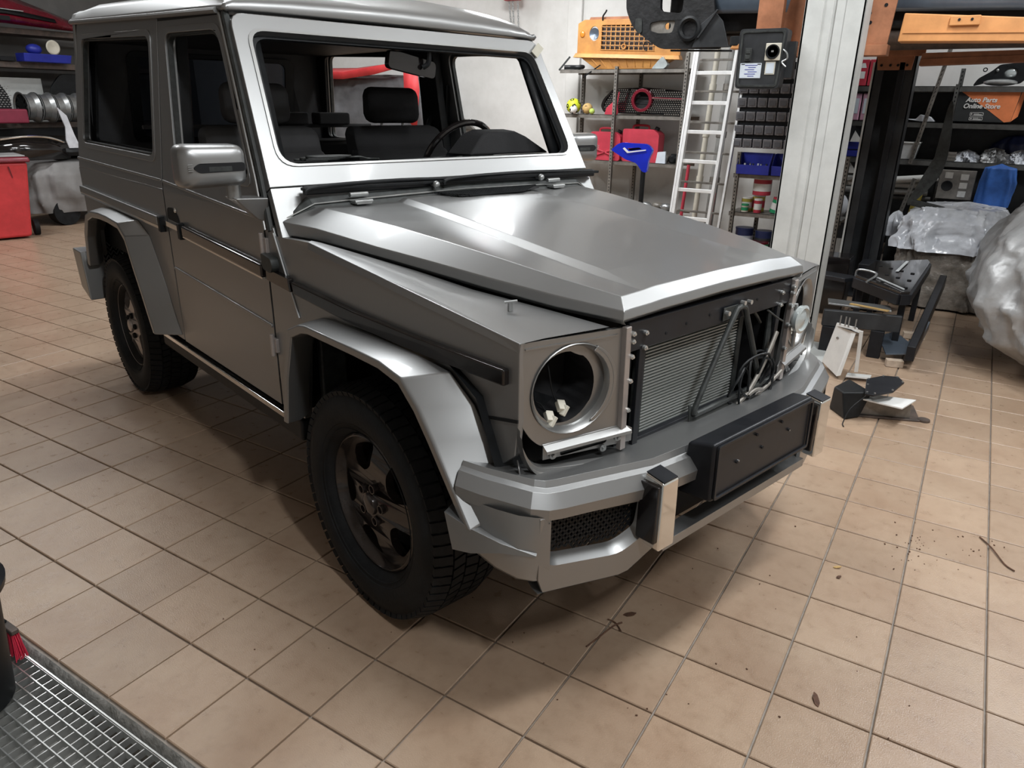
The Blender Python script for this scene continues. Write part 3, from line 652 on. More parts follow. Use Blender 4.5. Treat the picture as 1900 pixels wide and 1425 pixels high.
# loops of cable and hoses on the left
for i, (cy, cz, r, rz, th) in enumerate(((.215, .755, .085, .065, .3), (.235, .75, .075, .075, -.2), (.20, .735, .095, .055, .6), (.27, .745, .05, .08, 0), (.14, .73, .06, .06, .4))):
    P = [(.648 + .012 * sin(a * 2 + i), cy + r * cos(a) * cos(th) - rz * sin(a) * sin(th), cz + r * cos(a) * sin(th) + rz * sin(a) * cos(th)) for a in [2 * pi * k / 24 for k in range(24)]]
    B().tube(P, .004, 6, closed=True).obj('cable_loop', 'black', car)
b = B(); b.tube(smooth([(.645, .08, .655), (.655, .17, .705), (.65, .26, .79), (.64, .33, .87)], 5), .007, 8); b.obj('brake_pipe', 'shelf', car)
b = B(); b.tube(smooth([(.66, .17, .70), (.665, .20, .712), (.66, .25, .70)], 4), .006, 8); b.tube(smooth([(.648, .22, .675), (.652, .30, .70), (.65, .38, .73)], 4), .006, 8); b.obj('pipe_clip', 'shelf', car)
b = B(); b.tube(smooth([(.60, .34, .70), (.61, .33, .82), (.60, .345, .93)], 4), .010, 8); b.tube(smooth([(.60, .29, .90), (.61, .22, .95), (.60, .17, .97)], 4), .005, 8); b.obj('hose', 'seal', car)
b = B(); b.lathe([(.0001, -.02), (.03, -.02), (.045, -.005), (.047, .008), (.038, .012), (.032, .006), (.018, .010), (.0001, .014)], (.655, .445, .895), 'X', 28); b.obj('horn', 'lens', car)
B().tube([(.64, .43, .945), (.645, .438, .90), (.645, .44, .80)], .007, 8).obj('horn_bracket', 'steel', car)
B().tube(smooth([(.64, .25, .955), (.648, .30, .925), (.64, .36, .90)], 4), .003, 6).obj('wire', 'seal', car)

# ---------------- front bumper
def bump_path(d=0., n=None):
    """half plan outline of the bumper from the middle to the wheel arch"""
    P = [(.770, 0), (.768, .2), (.752, .40), (.670, .668), (.658, .702), (.634, .732), (.53, .797), (.47, .826)]
    return P
def offp(P, d):
    out = []
    for i, p in enumerate(P):
        a = P[max(i - 1, 0)]; b_ = P[min(i + 1, len(P) - 1)]; tx, ty = b_[0] - a[0], b_[1] - a[1]; l = math.hypot(tx, ty)
        if i == 0: tx, ty, l = 0, 1, 1
        out.append((p[0] + ty / l * d, p[1] - tx / l * d))
    return out
PB = bump_path()
bp_ = empty('front_bumper', (0, 0, 0)); bp_.parent = car
sec = [(-.17, .676, .676), (-.075, .688, .700), (-.030, .690, .715), (-.022, .674, .705), (-.006, .668, .70), (.016, .634, .668), (.012, .604, .63), (-.03, .602, .62)]
rows = []
offs = [offp(PB, d) for d, a, c in sec]
for side in (-1, 1):
    idx = range(len(PB) - 1, -1, -1) if side < 0 else range(1, len(PB))
    for i in idx:
        k = (0, 0, 0, 0, .05, .2, .7, 1)[i]
        rows.append([(offs[j][i][0], side * max(0, offs[j][i][1]) if i else 0, lerp(sec[j][1], sec[j][2], k)) for j in range(len(sec))])
# shelf's inner edge must stay clear of the lamp panels
B().loft(rows).obj('bumper_top', 'paint', bp_, bevel=.004, seg=3, angle=14, solid=0)
for s in (-1, 1):
    P = [Vector((.752, -.40, 0)), Vector((.662, -.70, 0))]
    def ff(y, z, off=0.): # y is distance from centre
        t = (y - .40) / .30; x = lerp(.756, .668, t); k = .01 * (1 - ((z - .5) / .12) ** 2) * 0; return tuple(Vector((x, s * y, z)) + Vector((.958, s * .287, 0)) * off)
    out = [(.372, .612), (.372, .455), (.40, .440), (.47, .392), (.50, .386), (.715, .400), (.728, .44), (.728, .612)]
    hl = rpoly([(.418, .594), (.705, .604), (.722, .50), (.695, .472), (.50, .452), (.428, .492)], [.008, .012, .015, .02, .03, .02], 3)
    c = (.56, .53)
    hin = [(c[0] + (p[0] - c[0]) * .90, c[1] + (p[1] - c[1]) * .84 + .006) for p in hl]
    b = B().prism(out, ff, Vector((-.958, -s * .287, 0)) * .012, [hl]); b.loft([[ff(*p) for p in hl], [ff(*p, -.035) for p in hin]], closed=True)
    fb = b.obj('bumper_corner', 'paint', bp_, bevel=.004, angle=25)
    # mesh: real crossing wires
    b = B()
    def wire(p, q): b.bar(ff(*p, -.036), ff(*q, -.036), .0035, .006)
    def inside(p):
        ins = False; n = len(hin)
        for i in range(n):
            (xa, ya), (xb, yb2) = hin[i], hin[i - 1]
            if (ya > p[1]) != (yb2 > p[1]) and p[0] < (xb - xa) * (p[1] - ya) / (yb2 - ya) + xa: ins = not ins
        return ins
    stp = .0165; sz = .0105
    for i in range(24):
        for j in range(22):
            x, z = .40 + i * stp + (j % 2) * stp / 2, .44 + j * sz
            for dx in (-stp / 2, stp / 2):
                if inside((x, z)) and inside((x + dx, z + sz)): wire((x, z), (x + dx, z + sz))
    tag(b.obj('mesh_grille', 'black', fb), None, None)
    B().prism(hin, lambda y, z: ff(y, z, -.075), Vector((-.01, 0, 0))).obj('mesh_back', 'dark', fb)
    # side wrap down to the arch with a tucked-in bottom
    rows = []
    Q = [(.668 + .0, .70), (.652, .735), (.625, .768), (.575, .795), (.52, .812), (.47, .82)]
    zt = [.612, .618, .625, .63, .632, .635]; zm = [.50, .505, .515, .53, .545, .56]; zb = [.400, .402, .412, .430, .455, .478]
    for (x, y), a, m_z, c_ in zip(Q, zt, zm, zb):
        rows.append([(x + .002, s * y, a), (x + .006, s * (y + .004), m_z), (x - .004, s * (y - .006), c_ + .03), (x - .035, s * (y - .03), c_), (x - .10, s * (y - .08), c_ + .005)])
    b = B().loft(rows)
    b.loft([[ff(y, z), ff(y, z - .004, -.03), ff(y, z + .01, -.09)] for y, z in ((.728, .40), (.715, .400), (.50, .386), (.47, .392), (.40, .440), (.372, .455))])
    b.obj('bumper_side', 'paint', fb, bevel=.003, angle=30)
    # fin
    b = B(); b.loft([[(.665, s * .742, .520), (.665, s * .744, .516)], [(.60, s * .800, .548), (.60, s * .800, .520)], [(.53, s * .838, .572), (.53, s * .836, .50)], [(.455, s * .858, .592), (.475, s * .850, .49)]])
    b.loft([[(.665, s * .742, .520), (.66, s * .735, .522)], [(.60, s * .800, .548), (.58, s * .78, .556)], [(.53, s * .838, .572), (.50, s * .80, .578)], [(.455, s * .858, .592), (.43, s * .80, .595)]])
    b.obj('air_fin', 'paint', fb, solid=.006, bevel=.002)
    # overrider
    g = B(); yc = s * .412
    g.hexa([(.752, yc - .033, .474), (.806, yc - .033, .470), (.806, yc + .033, .470), (.752, yc + .033, .474)], [(.742, yc - .033, .676), (.802, yc - .033, .664), (.802, yc + .033, .664), (.742, yc + .033, .676)])
    gv = g.obj('overrider', 'chrome', bp_, bevel=.006, seg=3)
    g = B(); g.bx(.735, .795, yc - .042, yc + .042, .49, .655); g.obj('overrider_base', 'gloss', gv, bevel=.004)
    B().hexa([(.744, yc - .028, .676), (.800, yc - .028, .6655), (.800, yc + .028, .6655), (.744, yc + .028, .676)], [(.744, yc - .028, .678), (.800, yc - .028, .6675), (.800, yc + .028, .6675), (.744, yc + .028, .678)]).obj('overrider_cap', 'matblack', gv)
B().prism(rpoly([(-.38, .458), (-.38, .430), (.38, .430), (.38, .458)], .004), lambda y, z: (.775 + .02 * (1 - (y / .38) ** 2), y, z), (-.05, 0, 0)).obj('lower_bar', 'paint', bp_, bevel=.004)
B().bx(.66, .70, -.38, .38, .44, .60).obj('bumper_core', 'dark', bp_)
B().bx(.48, .585, -.62, .62, .50, .60).obj('bumper_beam', 'dark', bp_)
# licence plate carrier, empty
b = B(); b.hexa([(.72, -.262, .545), (.826, -.258, .552), (.826, .258, .552), (.72, .262, .545)], [(.748, -.278, .712), (.822, -.262, .724), (.822, .262, .724), (.748, .278, .712)])
pc = b.obj('plate_carrier', 'matblack', bp_, bevel=.010, seg=3)
b = B(); b.prism(rpoly([(-.255, .560), (.255, .560), (.255, .718), (-.255, .718)], .01), lambda y, z: (.8275 - (z - .56) * .02, y, z), (.006, 0, 0), [rpoly([(-.246, .567), (.246, .567), (.246, .711), (-.246, .711)], .007)]); b.obj('plate_rim', 'matblack', pc, bevel=.0015)
for y, z in ((-.15, .640), (-.02, .643), (.125, .655), (.075, .694), (-.06, .694)): B().cyl((.824, y, z), (.8285, y, z), .0045, 10).obj('screw_hole', 'dark', pc)
for y, z in ((-.144, .642), (.128, .652)): B().cyl((.824, y, z), (.8292, y, z), .0028, 8).obj('screw', 'steel', pc)

# ---------------- wheels
def make_wheel(rimmat):
    wh = empty('wheel')
    R_ = .378
    prof = [(.222, -.085), (.235, -.105), (.27, -.128), (.315, -.130), (.350, -.118), (.366, -.100), (.370, -.06), (.370, .06), (.366, .100), (.350, .118), (.315, .130), (.27, .128), (.235, .105), (.222, .085), (.205, .07), (.205, -.07)]
    ty = B().lathe(prof, (0, 0, 0), 'Y', 72, close=True).obj('tyre', 'rubber', wh, angle=40)
    b = B()   # tread blocks
    for k in range(66):
        a0 = 2 * pi * k / 66
        for row, (y0, y1, sk, r1) in enumerate(((-.118, -.072, .35, .366), (-.066, -.028, -.5, .3785), (-.022, .022, .5, .3795), (.028, .066, -.5, .3785), (.072, .118, .35, .366))):
            a = a0 + (row % 2) * pi / 66; da = 2 * pi / 66 * .40
            V_ = []
            for rr, in ((.35,), (1,)):
                for (yy, aa) in ((y0, -da), (y1, -da), (y1, da), (y0, da)):
                    an = a + aa + sk * (yy - (y0 + y1) / 2); edge = abs(yy) > .1
                    ro = .345 if rr == .35 else (.362 if edge else .3785)
                    V_.append((ro * sin(an), yy * (1.05 if edge and rr == 1 else 1), ro * cos(an)))
            b.hexa(V_[:4], V_[4:])
    b.obj('tread_block', 'rubber', ty, weld=False)['kind'] = 'stuff'
    b = B()
    for rr in (.245, .262, .325): b.lathe([(rr, -.126 + abs(rr - .29) * .12), (rr + .002, -.1285 + abs(rr - .29) * .12), (rr + .004, -.126 + abs(rr - .29) * .12)], (0, 0, 0), 'Y', 64, close=True)
    b.obj('sidewall_ridge', 'rubber', ty)
    rm = B().lathe([(.216, -.078), (.222, -.088), (.222, -.094), (.214, -.096), (.208, -.085), (.200, -.070), (.190, -.04), (.185, .08), (.195, .08), (.204, -.03)], (0, 0, 0), 'Y', 56, close=True).obj('rim', 'black' if rimmat == 'rimgrey' else rimmat, wh)
    B().lathe([(.196, -.052), (.218, -.0965), (.223, -.094), (.223, -.088), (.206, -.06)], (0, 0, 0), 'Y', 56, close=True).obj('rim_lip', rimmat, wh)
    # five-spoke face
    holes = []
    for k in range(5):
        a = 2 * pi * (k + .5) / 5 + .25
        pl = [(-.036, .118), (.0, .102), (.036, .118), (.060, .165), (.055, .184), (.0, .190), (-.055, .184), (-.060, .165)] if rimmat != 'rimgrey' else [(-.038, .108), (.0, .088), (.038, .108), (.080, .150), (.072, .178), (.0, .192), (-.072, .178), (-.080, .150)]
        pl = rpoly(pl, .02, 3); holes.append([(x * cos(a) + z * sin(a), -x * sin(a) + z * cos(a)) for x, z in pl])
    def ffc(x, z): r = math.hypot(x, z); return (x, -.062 - .016 * max(0, 1 - (r / .12)) + .02 * max(0, (r - .15) / .05), z)
    sp_ = B().prism(circ(0, 0, .200, n=60), ffc, (0, .028, 0), holes + [circ(0, 0, .036, n=24)]).obj('spoke_face', rimmat, wh, bevel=.004, seg=2)
    b = B(); b.lathe([(.0001, -.088), (.026, -.087), (.033, -.083), (.036, -.072), (.036, -.04)], (0, 0, 0), 'Y', 28); b.obj('hub_cap', rimmat, wh)
    for k in range(5):
        a = 2 * pi * k / 5 + .25; b = B(); b.lathe([(.0001, -.070), (.010, -.070), (.010, -.060)], (.057 * sin(a), 0, .057 * cos(a)), 'Y', 12)
        b.lathe([(.012, -.079), (.015, -.079), (.015, -.06), (.012, -.06)], (.057 * sin(a), 0, .057 * cos(a)), 'Y', 14, close=True); b.obj('wheel_nut', 'black' if rimmat == 'rimgrey' else rimmat, wh)
    for q in wh.children:
        if q.name.split('.')[0] in ('spoke_face', 'hub_cap', 'wheel_nut'): q.location.y = -.024
    B().lathe([(.0001, .0), (.178, .0), (.178, .05), (.0001, .05)], (0, 0, 0), 'Y', 28).obj('brake_disc', 'dark', wh)
    return wh
wf_ = make_wheel('rimdark'); wf_.parent = car; wf_.location = (-.015, -.690, .378); lab(wf_, 'gloss dark five-spoke wheel at the front right corner')
wr_ = make_wheel('rimgrey'); wr_.parent = car; wr_.location = (-2.47, -.672, .378); lab(wr_, 'rear wheel with pale grey spokes')
w2 = dup(wf_, car); w2.location = (-.015, .690, .378); w2.rotation_euler = (0, 0, pi); w2['label'] = 'front left wheel, mostly hidden behind the bumper'
w3 = dup(wr_, car); w3.location = (-2.47, .672, .378); w3.rotation_euler = (0, 0, pi); w3['label'] = 'rear left wheel, hidden under the body'

# ---------------- mirrors
for s in (-1, 1):
    b = B(); rows = []
    yc, zc = (-.918 if s < 0 else .900), 1.345 if s > 0 else 1.338; sx = -.15 if s > 0 else 0
    for x, ky, kz in ((-.685, .90, .90), (-.680, .97, .97), (-.66, 1, 1), (-.62, .99, .98), (-.60, .94, .92), (-.588, .80, .76), (-.584, .45, .4)):
        hw, hh = .102, .066; R_ = []
        for (a_, b_) in rpoly([(-hw, -hh * .92), (hw, -hh), (hw * .98, hh), (-hw, hh * .96)], .03, 4): R_.append((x, yc + a_ * ky * s, zc + b_ * kz))
        rows.append(R_)
    b.loft(rows, closed=True, cap=True); mh = b.obj('door_mirror', 'paint', car, angle=50); mh.location.x = sx
    b = B(); b.prism(rpoly([(-.088, -.010), (-.088, .016), (.052, .016), (.070, .003), (.052, -.012)], .008, 3), lambda a_, c_: (-.590, yc - (a_) * -s * 1.0, zc + c_ - .004), (.0085, 0, 0)); b.obj('indicator_slot', 'dark', mh, bevel=.001)
    B().box((-.583, yc - s * .012, zc - .005), (.004, .07, .014)).obj('adhesive_patch', 'seal', mh)
    for k in range(4): B().box((-.581, yc + s * .078, zc - .008 + k * .006), (.003, .014, .002)).obj('slot_rib', 'steel', mh)
    b = B(); b.prism(rpoly([(-hw * .85, -hh * .8), (hw * .85, -hh * .8), (hw * .85, hh * .8), (-hw * .85, hh * .8)], .02), lambda a_, c_: (-.687, yc + a_, zc + c_), (.002, 0, 0)); b.obj('mirror_glass', 'chrome', mh)
    b = B(); b.cyl((-.655, s * .845, 1.235), (-.655, s * .845, 1.285), .022, 14); b.obj('mirror_neck', 'paint_flat', mh)
    b = B(); b.loft([[(-.70, s * .755, 1.235), (-.70, s * .862, 1.238), (-.61, s * .862, 1.238), (-.60, s * .755, 1.235)], [(-.69, s * .755, 1.21), (-.685, s * .845, 1.222), (-.62, s * .845, 1.222), (-.605, s * .755, 1.21)], [(-.66, s * .758, 1.155), (-.655, s * .785, 1.165), (-.63, s * .785, 1.165), (-.625, s * .758, 1.155)]], closed=True, cap=True)
    b.obj('mirror_foot', 'paint', mh, bevel=.004)
# ---------------- cabin
def seat(y, m, name):
    st = empty(name); st.parent = car
    def pad(n_, pts, th, w_, mm, bev=.03):
        b = B(); b.prism(pts, lambda x, z: (x, y - w_ / 2, z), (0, w_, 0)); return b.obj(n_, mm, st, bevel=bev, seg=4)
    pad('seat_cushion', [(-1.42, .86), (-.98, .90), (-.98, 1.0), (-1.42, .98)], 0, .50, m)
    pad('backrest', [(-1.36, .92), (-1.24, .92), (-1.40, 1.42), (-1.50, 1.43)], 0, .50, m, .035)
    pad('side_bolster', [(-1.33, .98), (-1.20, .98), (-1.36, 1.33), (-1.44, 1.33)], 0, .52, m, .03)
    h = pad('headrest', [(-1.50, 1.44), (-1.41, 1.435), (-1.425, 1.595), (-1.50, 1.60)], 0, .285, m, .035)
    for d in (-.06, .06): B().cyl((-1.455, y + d, 1.40), (-1.46, y + d, 1.46), .006, 8).obj('headrest_post', 'steel', st)
    return st
lab(seat(-.39, 'trimgrey', 'passenger_seat'), 'grey front seat behind the near side window'); lab(seat(.29, 'seat', 'driver_seat'), 'dark front seat behind the steering wheel')
b = B(); b.bx(-2.15, -2.0, -.55, .55, .85, 1.34); b.bx(-2.05, -1.7, -.55, .55, .85, .95); rb = b.obj('rear_bench', 'black', car, bevel=.03)
for y in (.17, .43): 
    B().bx(-2.36, -2.26, y - .10, y + .10, 1.405, 1.47).obj('rear_headrest', 'trimgrey', rb, bevel=.012)
B().bar((-2.32, -.6, 1.395), (-2.32, .7, 1.40), .02, .02).obj('parcel_rail', 'trimgrey', rb, bevel=.005)
b = B(); b.loft([[(-.66, y_, 1.315), (-.80, y_, 1.325), (-.93, y_, 1.30), (-.96, y_, 1.20), (-.92, y_, 1.0)] for y_ in (-.69, 0, .69)]); b.obj('dashboard', 'black', car, solid=.01)
b = B(); b.loft([[(-.80, .245, 1.325), (-.98, .25, 1.32), (-.98, .74, 1.32), (-.80, .72, 1.325)], [(-.83, .33, 1.395), (-.97, .33, 1.405), (-.97, .63, 1.405), (-.83, .60, 1.395)], [(-.85, .38, 1.418), (-.96, .385, 1.425), (-.96, .56, 1.425), (-.85, .55, 1.418)]], closed=True, cap=True); b.obj('instrument_hood', 'seat', car, bevel=.012, seg=3)
sw = empty('steering_wheel', (-1.08, .40, 1.285)); sw.parent = car; sw.rotation_euler = (0, rad(-62), 0)
B().tube([(.19 * cos(a), .19 * sin(a), 0) for a in [2 * pi * k / 36 for k in range(36)]], .0145, 10, closed=True).obj('steering_rim', 'gloss', sw)
b = B(); b.bar((0, -.18, 0), (0, .18, 0), .04, .02); b.bar((-.18, 0, 0), (0, 0, 0), .04, .02); b.cyl((0, 0, -.03), (0, 0, .03), .06, 18); b.obj('steering_hub', 'black', sw, bevel=.004)
rmr = empty('rear_view_mirror', (-.93, .055, 1.672)); rmr.parent = car; rmr.rotation_euler = (rad(-10), 0, 0)
b = B(); b.prism(rpoly([(-.115, -.034), (.115, -.030), (.112, .034), (-.115, .036)], .02, 4), lambda y, z: (0, y, z), (-.03, 0, 0)); b.obj('mirror_shell', 'gloss', rmr, bevel=.008, seg=3)
b = B(); b.tube(smooth([(.02, .03, .105), (.03, .045, .07), (.025, .055, .02), (.01, .04, 0)], 5), .010, 8); b.obj('mirror_stalk', 'black', rmr)
b = B(); b.bar((-1.52, .69, 1.62), (-1.56, .70, 1.22), .045, .012); b.obj('seat_belt', 'black', car)
B().tube(smooth([(-1.63, .70, 1.55), (-1.60, .60, 1.40), (-1.60, .56, 1.2)], 5), .014, 8).obj('belt_strap', 'black', car)

# ================================================================ THINGS AROUND THE VEHICLE (room frame)
from mathutils import noise
def one(b, name, m, label, cat, group=None, **k):
    o = b.obj(name, m, None, **k); return tag(o, label, cat, group)
def cloth(name, m, rings, n=96, amp=.03, seed=1, parent=None, folds=14, top=True, solid=0, crump=1., cf=9.):
    """draped cover: rings of (cx, cy, rx, ry, z, squareness)"""
    rnd = random.Random(seed); ph = [rnd.uniform(0, 6.28) for _ in range(8)]; rows = []
    S = []
    for i in range(len(rings) - 1):
        for k in range(9):
            t = k / 9; S.append([lerp(rings[i][q], rings[i + 1][q], t) for q in range(6)])
    S.append(list(rings[-1]))
    for j, (cx, cy, rx, ry, z, sq) in enumerate(S):
        row = []; fz = j / max(1, len(S) - 1)
        for k in range(n):
            a = 2 * pi * k / n; ca, sa = cos(a), sin(a)
            ex = 2 / sq; x = abs(ca) ** ex * (1 if ca > 0 else -1); y = abs(sa) ** ex * (1 if sa > 0 else -1)
            w_ = amp * (.35 + fz * 0 + .65 * min(1, (1 - fz) * 1.4)) * (sin(folds * a + ph[0] + 2.2 * fz) * .5 + sin((folds * .57) * a + ph[1] + 5 * fz) * .7 + abs(sin(folds * 1.7 * a + ph[2] - 3 * fz)) * .45 + sin(9 * z + 3 * a + ph[3]) * .45 + sin(23 * z + 5 * a + ph[4]) * .2)
            q_ = Vector((cx + x * rx, cy + y * ry, z * .55 + x * .3)) * cf + Vector((seed, 0, 0)); w_ = w_ * .7 + amp * crump * (.42 - 1.3 * abs(noise.noise(q_)) - .7 * abs(noise.noise(q_ * 2.3)))
            row.append((cx + x * (rx + w_), cy + y * (ry + w_), max(z, z + w_ * .25 * sin(3 * a + ph[5]) if j else z)))
        rows.append(row)
    b = B().loft(rows, closed=True)
    if top:
        b.bm.verts.ensure_lookup_table(); r = rows[-1]; c = Vector((sum(p[0] for p in r) / n, sum(p[1] for p in r) / n, sum(p[2] for p in r) / n + .02))
        vs = b.bm.verts[-n:]; cv = b.bm.verts.new(c)
        for k in range(n): b.bm.faces.new((vs[k], vs[(k + 1) % n], cv))
    return b.obj(name, m, parent, angle=75, solid=solid)

# ---------------- grating over the pit, kerb strip, bin and brush
pit = struct(B().bx(-3.7, 3.4, -1.27, -.262, -.22, -.15).obj('trim_2', 'concrete')); 
kb = B(); rnd = random.Random(5)
rows = []
for i in range(121):
    x = -1.0 + i * .035; q = rnd.uniform(-.005, .005)
    rows.append([(x, -.258, -.012 + rnd.uniform(-.001, .001)), (x, -.262 + q * .5, -.006), (x, -.272 + q, -.016 + rnd.uniform(-.004, .002)), (x, -.278 + q, -.05)])
kb.loft(rows); struct(kb.obj('trim_3', 'concrete', angle=60))
grate = tag(empty('floor_grating', (0, 0, 0)), 'galvanised steel grating of square cells sunk in the floor at the lower left', 'grating')
l0 = B().box((0, 0, 0), (2.7, .003, .026)).obj('bearing_bar', 'zinc', grate); l0.location = (.75, -.287, -.035)
for k in range(1, 27): o = l0.copy(); COL.objects.link(o); o.location = (.75, -.287 - k * .0335, -.035)
c0 = B().box((0, 0, 0), (.003, .875, .022)).obj('cross_bar', 'zinc', grate); c0.location = (-.59, -.722, -.037)
for k in range(1, 80): o = c0.copy(); COL.objects.link(o); o.location = (-.59 + k * .0338, -.722, -.037)
b = B(); b.bar((-.6, -.284, -.034), (2.1, -.284, -.034), .004, .030); b.obj('edge_bar', 'zinc', grate)
bn = tag(empty('waste_bin', (.70, -.478, -.024)), 'round black plastic waste bin cut off by the left edge of the photo', 'bin')
B().lathe([(.115, 0), (.125, .01), (.150, .36), (.143, .36), (.118, .02), (.0001, .018)], (0, 0, 0), 'Z', 40).obj('bin_body', 'black', bn)
B().lathe([(.148, .345), (.168, .352), (.172, .372), (.160, .380), (.145, .372)], (0, 0, 0), 'Z', 40, close=True).obj('bin_rim', 'matblack', bn)
br = tag(empty('hand_brush', (.62, -.30, -.022)), 'small brush with red bristles standing between the black bin and the tiles', 'brush')
B().box((0, 0, .105), (.075, .022, .016)).obj('brush_head', 'copper', br, bevel=.004)
b = B(); rnd = random.Random(2)
for k in range(120):
    x, y = rnd.uniform(-.034, .034), rnd.uniform(-.009, .009); b.bar((x, y, .098), (x * 1.25 + rnd.uniform(-.006, .006), y * 1.6 + rnd.uniform(-.005, .005), rnd.uniform(.008, .018)), .0018)
b.obj('bristles', 'bristle', br)['kind'] = 'stuff'
B().bar((-.02, 0, .11), (-.09, -.03, .17), .016).obj('brush_handle', 'black', br, bevel=.005)

# ---------------- lift: near column, far column, carriages, arms
col1 = tag(empty('near_lift_column', (1.845, 3.9, 0)), 'tall white painted steel lift column behind the front left wing', 'column')
b = B(); b.bx(-.165, -.06, 0, .012, 0, 4.2); b.bx(.06, .165, 0, .012, 0, 4.2); b.bx(-.062, -.008, .008, .03, 0, 4.2); b.bx(.008, .062, .008, .03, 0, 4.2); b.bx(-.010, .010, .018, .036, 0, 4.2); b.bx(-.165, -.15, 0, .22, 0, 4.2); b.bx(.15, .165, 0, .22, 0, 4.2); b.bx(-.165, -.08, .21, .22, 0, 4.2); b.bx(.08, .165, .21, .22, 0, 4.2)
b.obj('column_profile', 'liftsteel', col1, weld=False, bevel=.003)
B().bx(-.28, .28, -.1, .36, 0, .018).obj('base_plate', 'liftsteel', col1, bevel=.003)
col2 = tag(empty('far_lift_column', (1.985, 6.0, 0)), 'dark steel lift column standing in front of the back shelves', 'column')
b = B(); b.bx(-.15, -.08, 0, .015, 0, 4.2); b.bx(.06, .15, 0, .015, 0, 4.2); b.bx(-.15, -.138, 0, .22, 0, 4.2); b.bx(.138, .15, 0, .22, 0, 4.2); b.bx(-.15, .15, .205, .22, 0, 4.2); b.bx(.055, .07, 0, .08, 0, 4.2)
b.obj('column_profile', 'liftdark', col2, weld=False, bevel=.003)
B().bx(-.166, -.152, -.005, .06, 0, 1.9).obj('edge_strip', 'liftsteel', col2)
B().bx(.03, .075, -.03, .0, 0, 1.9).obj('cable_cover', 'matblack', col2, bevel=.004)
B().bx(-.26, .26, -.1, .34, 0, .018).obj('base_plate', 'liftdark', col2, bevel=.003)
def carriage(label, x, y, z0, pl):
    c = tag(empty('lift_carriage', (x, y, z0)), label, 'lift carriage', None); return c
ca = carriage('orange carriage of the near lift column with its bolted side plates', 1.845, 4.18, 1.90, 0)
B().bx(-.50, -.345, -.03, .03, .06, 2.0).obj('carriage_upright', 'orangedk', ca, bevel=.004)
b = B(); b.prism([(-.13, .0), (.27, .0), (.29, .30), (.24, .31), (.17, .75), (-.13, .75)], lambda x, z: (x, 0, z), (0, .025, 0)); b.obj('side_plate', 'orangedk', ca, bevel=.003)
b = B(); b.prism([(-.50, .0), (-.17, .0), (-.17, .42), (-.30, .42), (-.34, .20), (-.50, .2)], lambda x, z: (x, .04, z), (0, .02, 0)); b.obj('side_plate', 'orangedk', ca, bevel=.003)
B().bx(-.50, .28, -.02, .10, -.06, .0).obj('lower_beam', 'orangedk', ca, bevel=.004)
for x, z in ((.15, .17), (.23, .21), (.255, .25), (.16, .12)): B().cyl((x, -.004, z), (x, .002, z), .010, 10).obj('bolt_hole', 'dark', ca)
cb2 = carriage('orange four-bolt carriage plate and dull arm at the top of the dark column', 1.985, 5.98, 1.84, 0)
def arm(label, m, root, x0, x1, y, zt0, zt1, zb0, zb1, d=.14, plate=True):
    rx, ry, rz = root.location
    b = B(); b.hexa([(0, 0, 0), (x1 - x0, 0, zb1 - zb0), (x1 - x0, d, zb1 - zb0), (0, d, 0)], [(.01, 0, zt0 - zb0), (x1 - x0, 0, zt1 - zb0), (x1 - x0, d, zt1 - zb0), (.01, d, zt0 - zb0)])
    a = b.obj('swing_arm', m, root, bevel=.006); a.location = (x0 - rx, y - ry, zb0 - rz); lab(a, label)
    B().bar((.02, -.004, .045), (x1 - x0, -.004, .045 + (zb1 - zb0)), .004, .006).obj('weld_seam', m, a)
    if plate:
        B().bx(.24, .385, -.018, 0, .070, .120).obj('stop_plate', m, a, bevel=.006)
        for x in (.285, .345): B().cyl((x, -.022, .10), (x, -.014, .10), .007, 10).obj('bolt_hole', 'dark', a)
    return a
arm('bright orange tapered arm reaching right', 'orange', ca, 2.19, 3.75, 4.0, 2.045, 1.93, 1.90, 1.865)
arm('dull rust-orange arm', 'orangedk', cb2, 2.16, 3.4, 5.86, 1.955, 1.975, 1.865, 1.90, plate=False)
a3 = B().hexa([(-.13, 0, 0), (.12, 0, 0), (.12, .09, 0), (-.13, .09, 0)], [(-.12, 0, .02), (.12, 0, .085), (.12, .09, .085), (-.12, .09, .02)]).obj('swing_arm', 'orange', ca, bevel=.005); a3.location = (1.35 - 1.845, 4.06 - 4.18, -.015); lab(a3, 'short orange arm end with a black rubber pad')
b = B(); b.cyl((-.10, .04, .02), (-.10, .04, .075), .045, 24); b.obj('rubber_pad', 'rubber', a3, bevel=.004)
b = B(); b.prism([(-.145, .12), (-.125, .0), (.12, .0), (.13, .12)], lambda x, z: (x, -.01, z), (0, .02, 0)); b.bx(-.6, .2, -.03, -.012, .10, .16); b.obj('carriage_plate', 'orangedk', cb2, bevel=.003)
for x in (-.10, -.035, .02, .085): B().cyl((x, -.016, .035), (x, -.008, .035), .010, 10).obj('bolt_hole', 'dark', cb2)
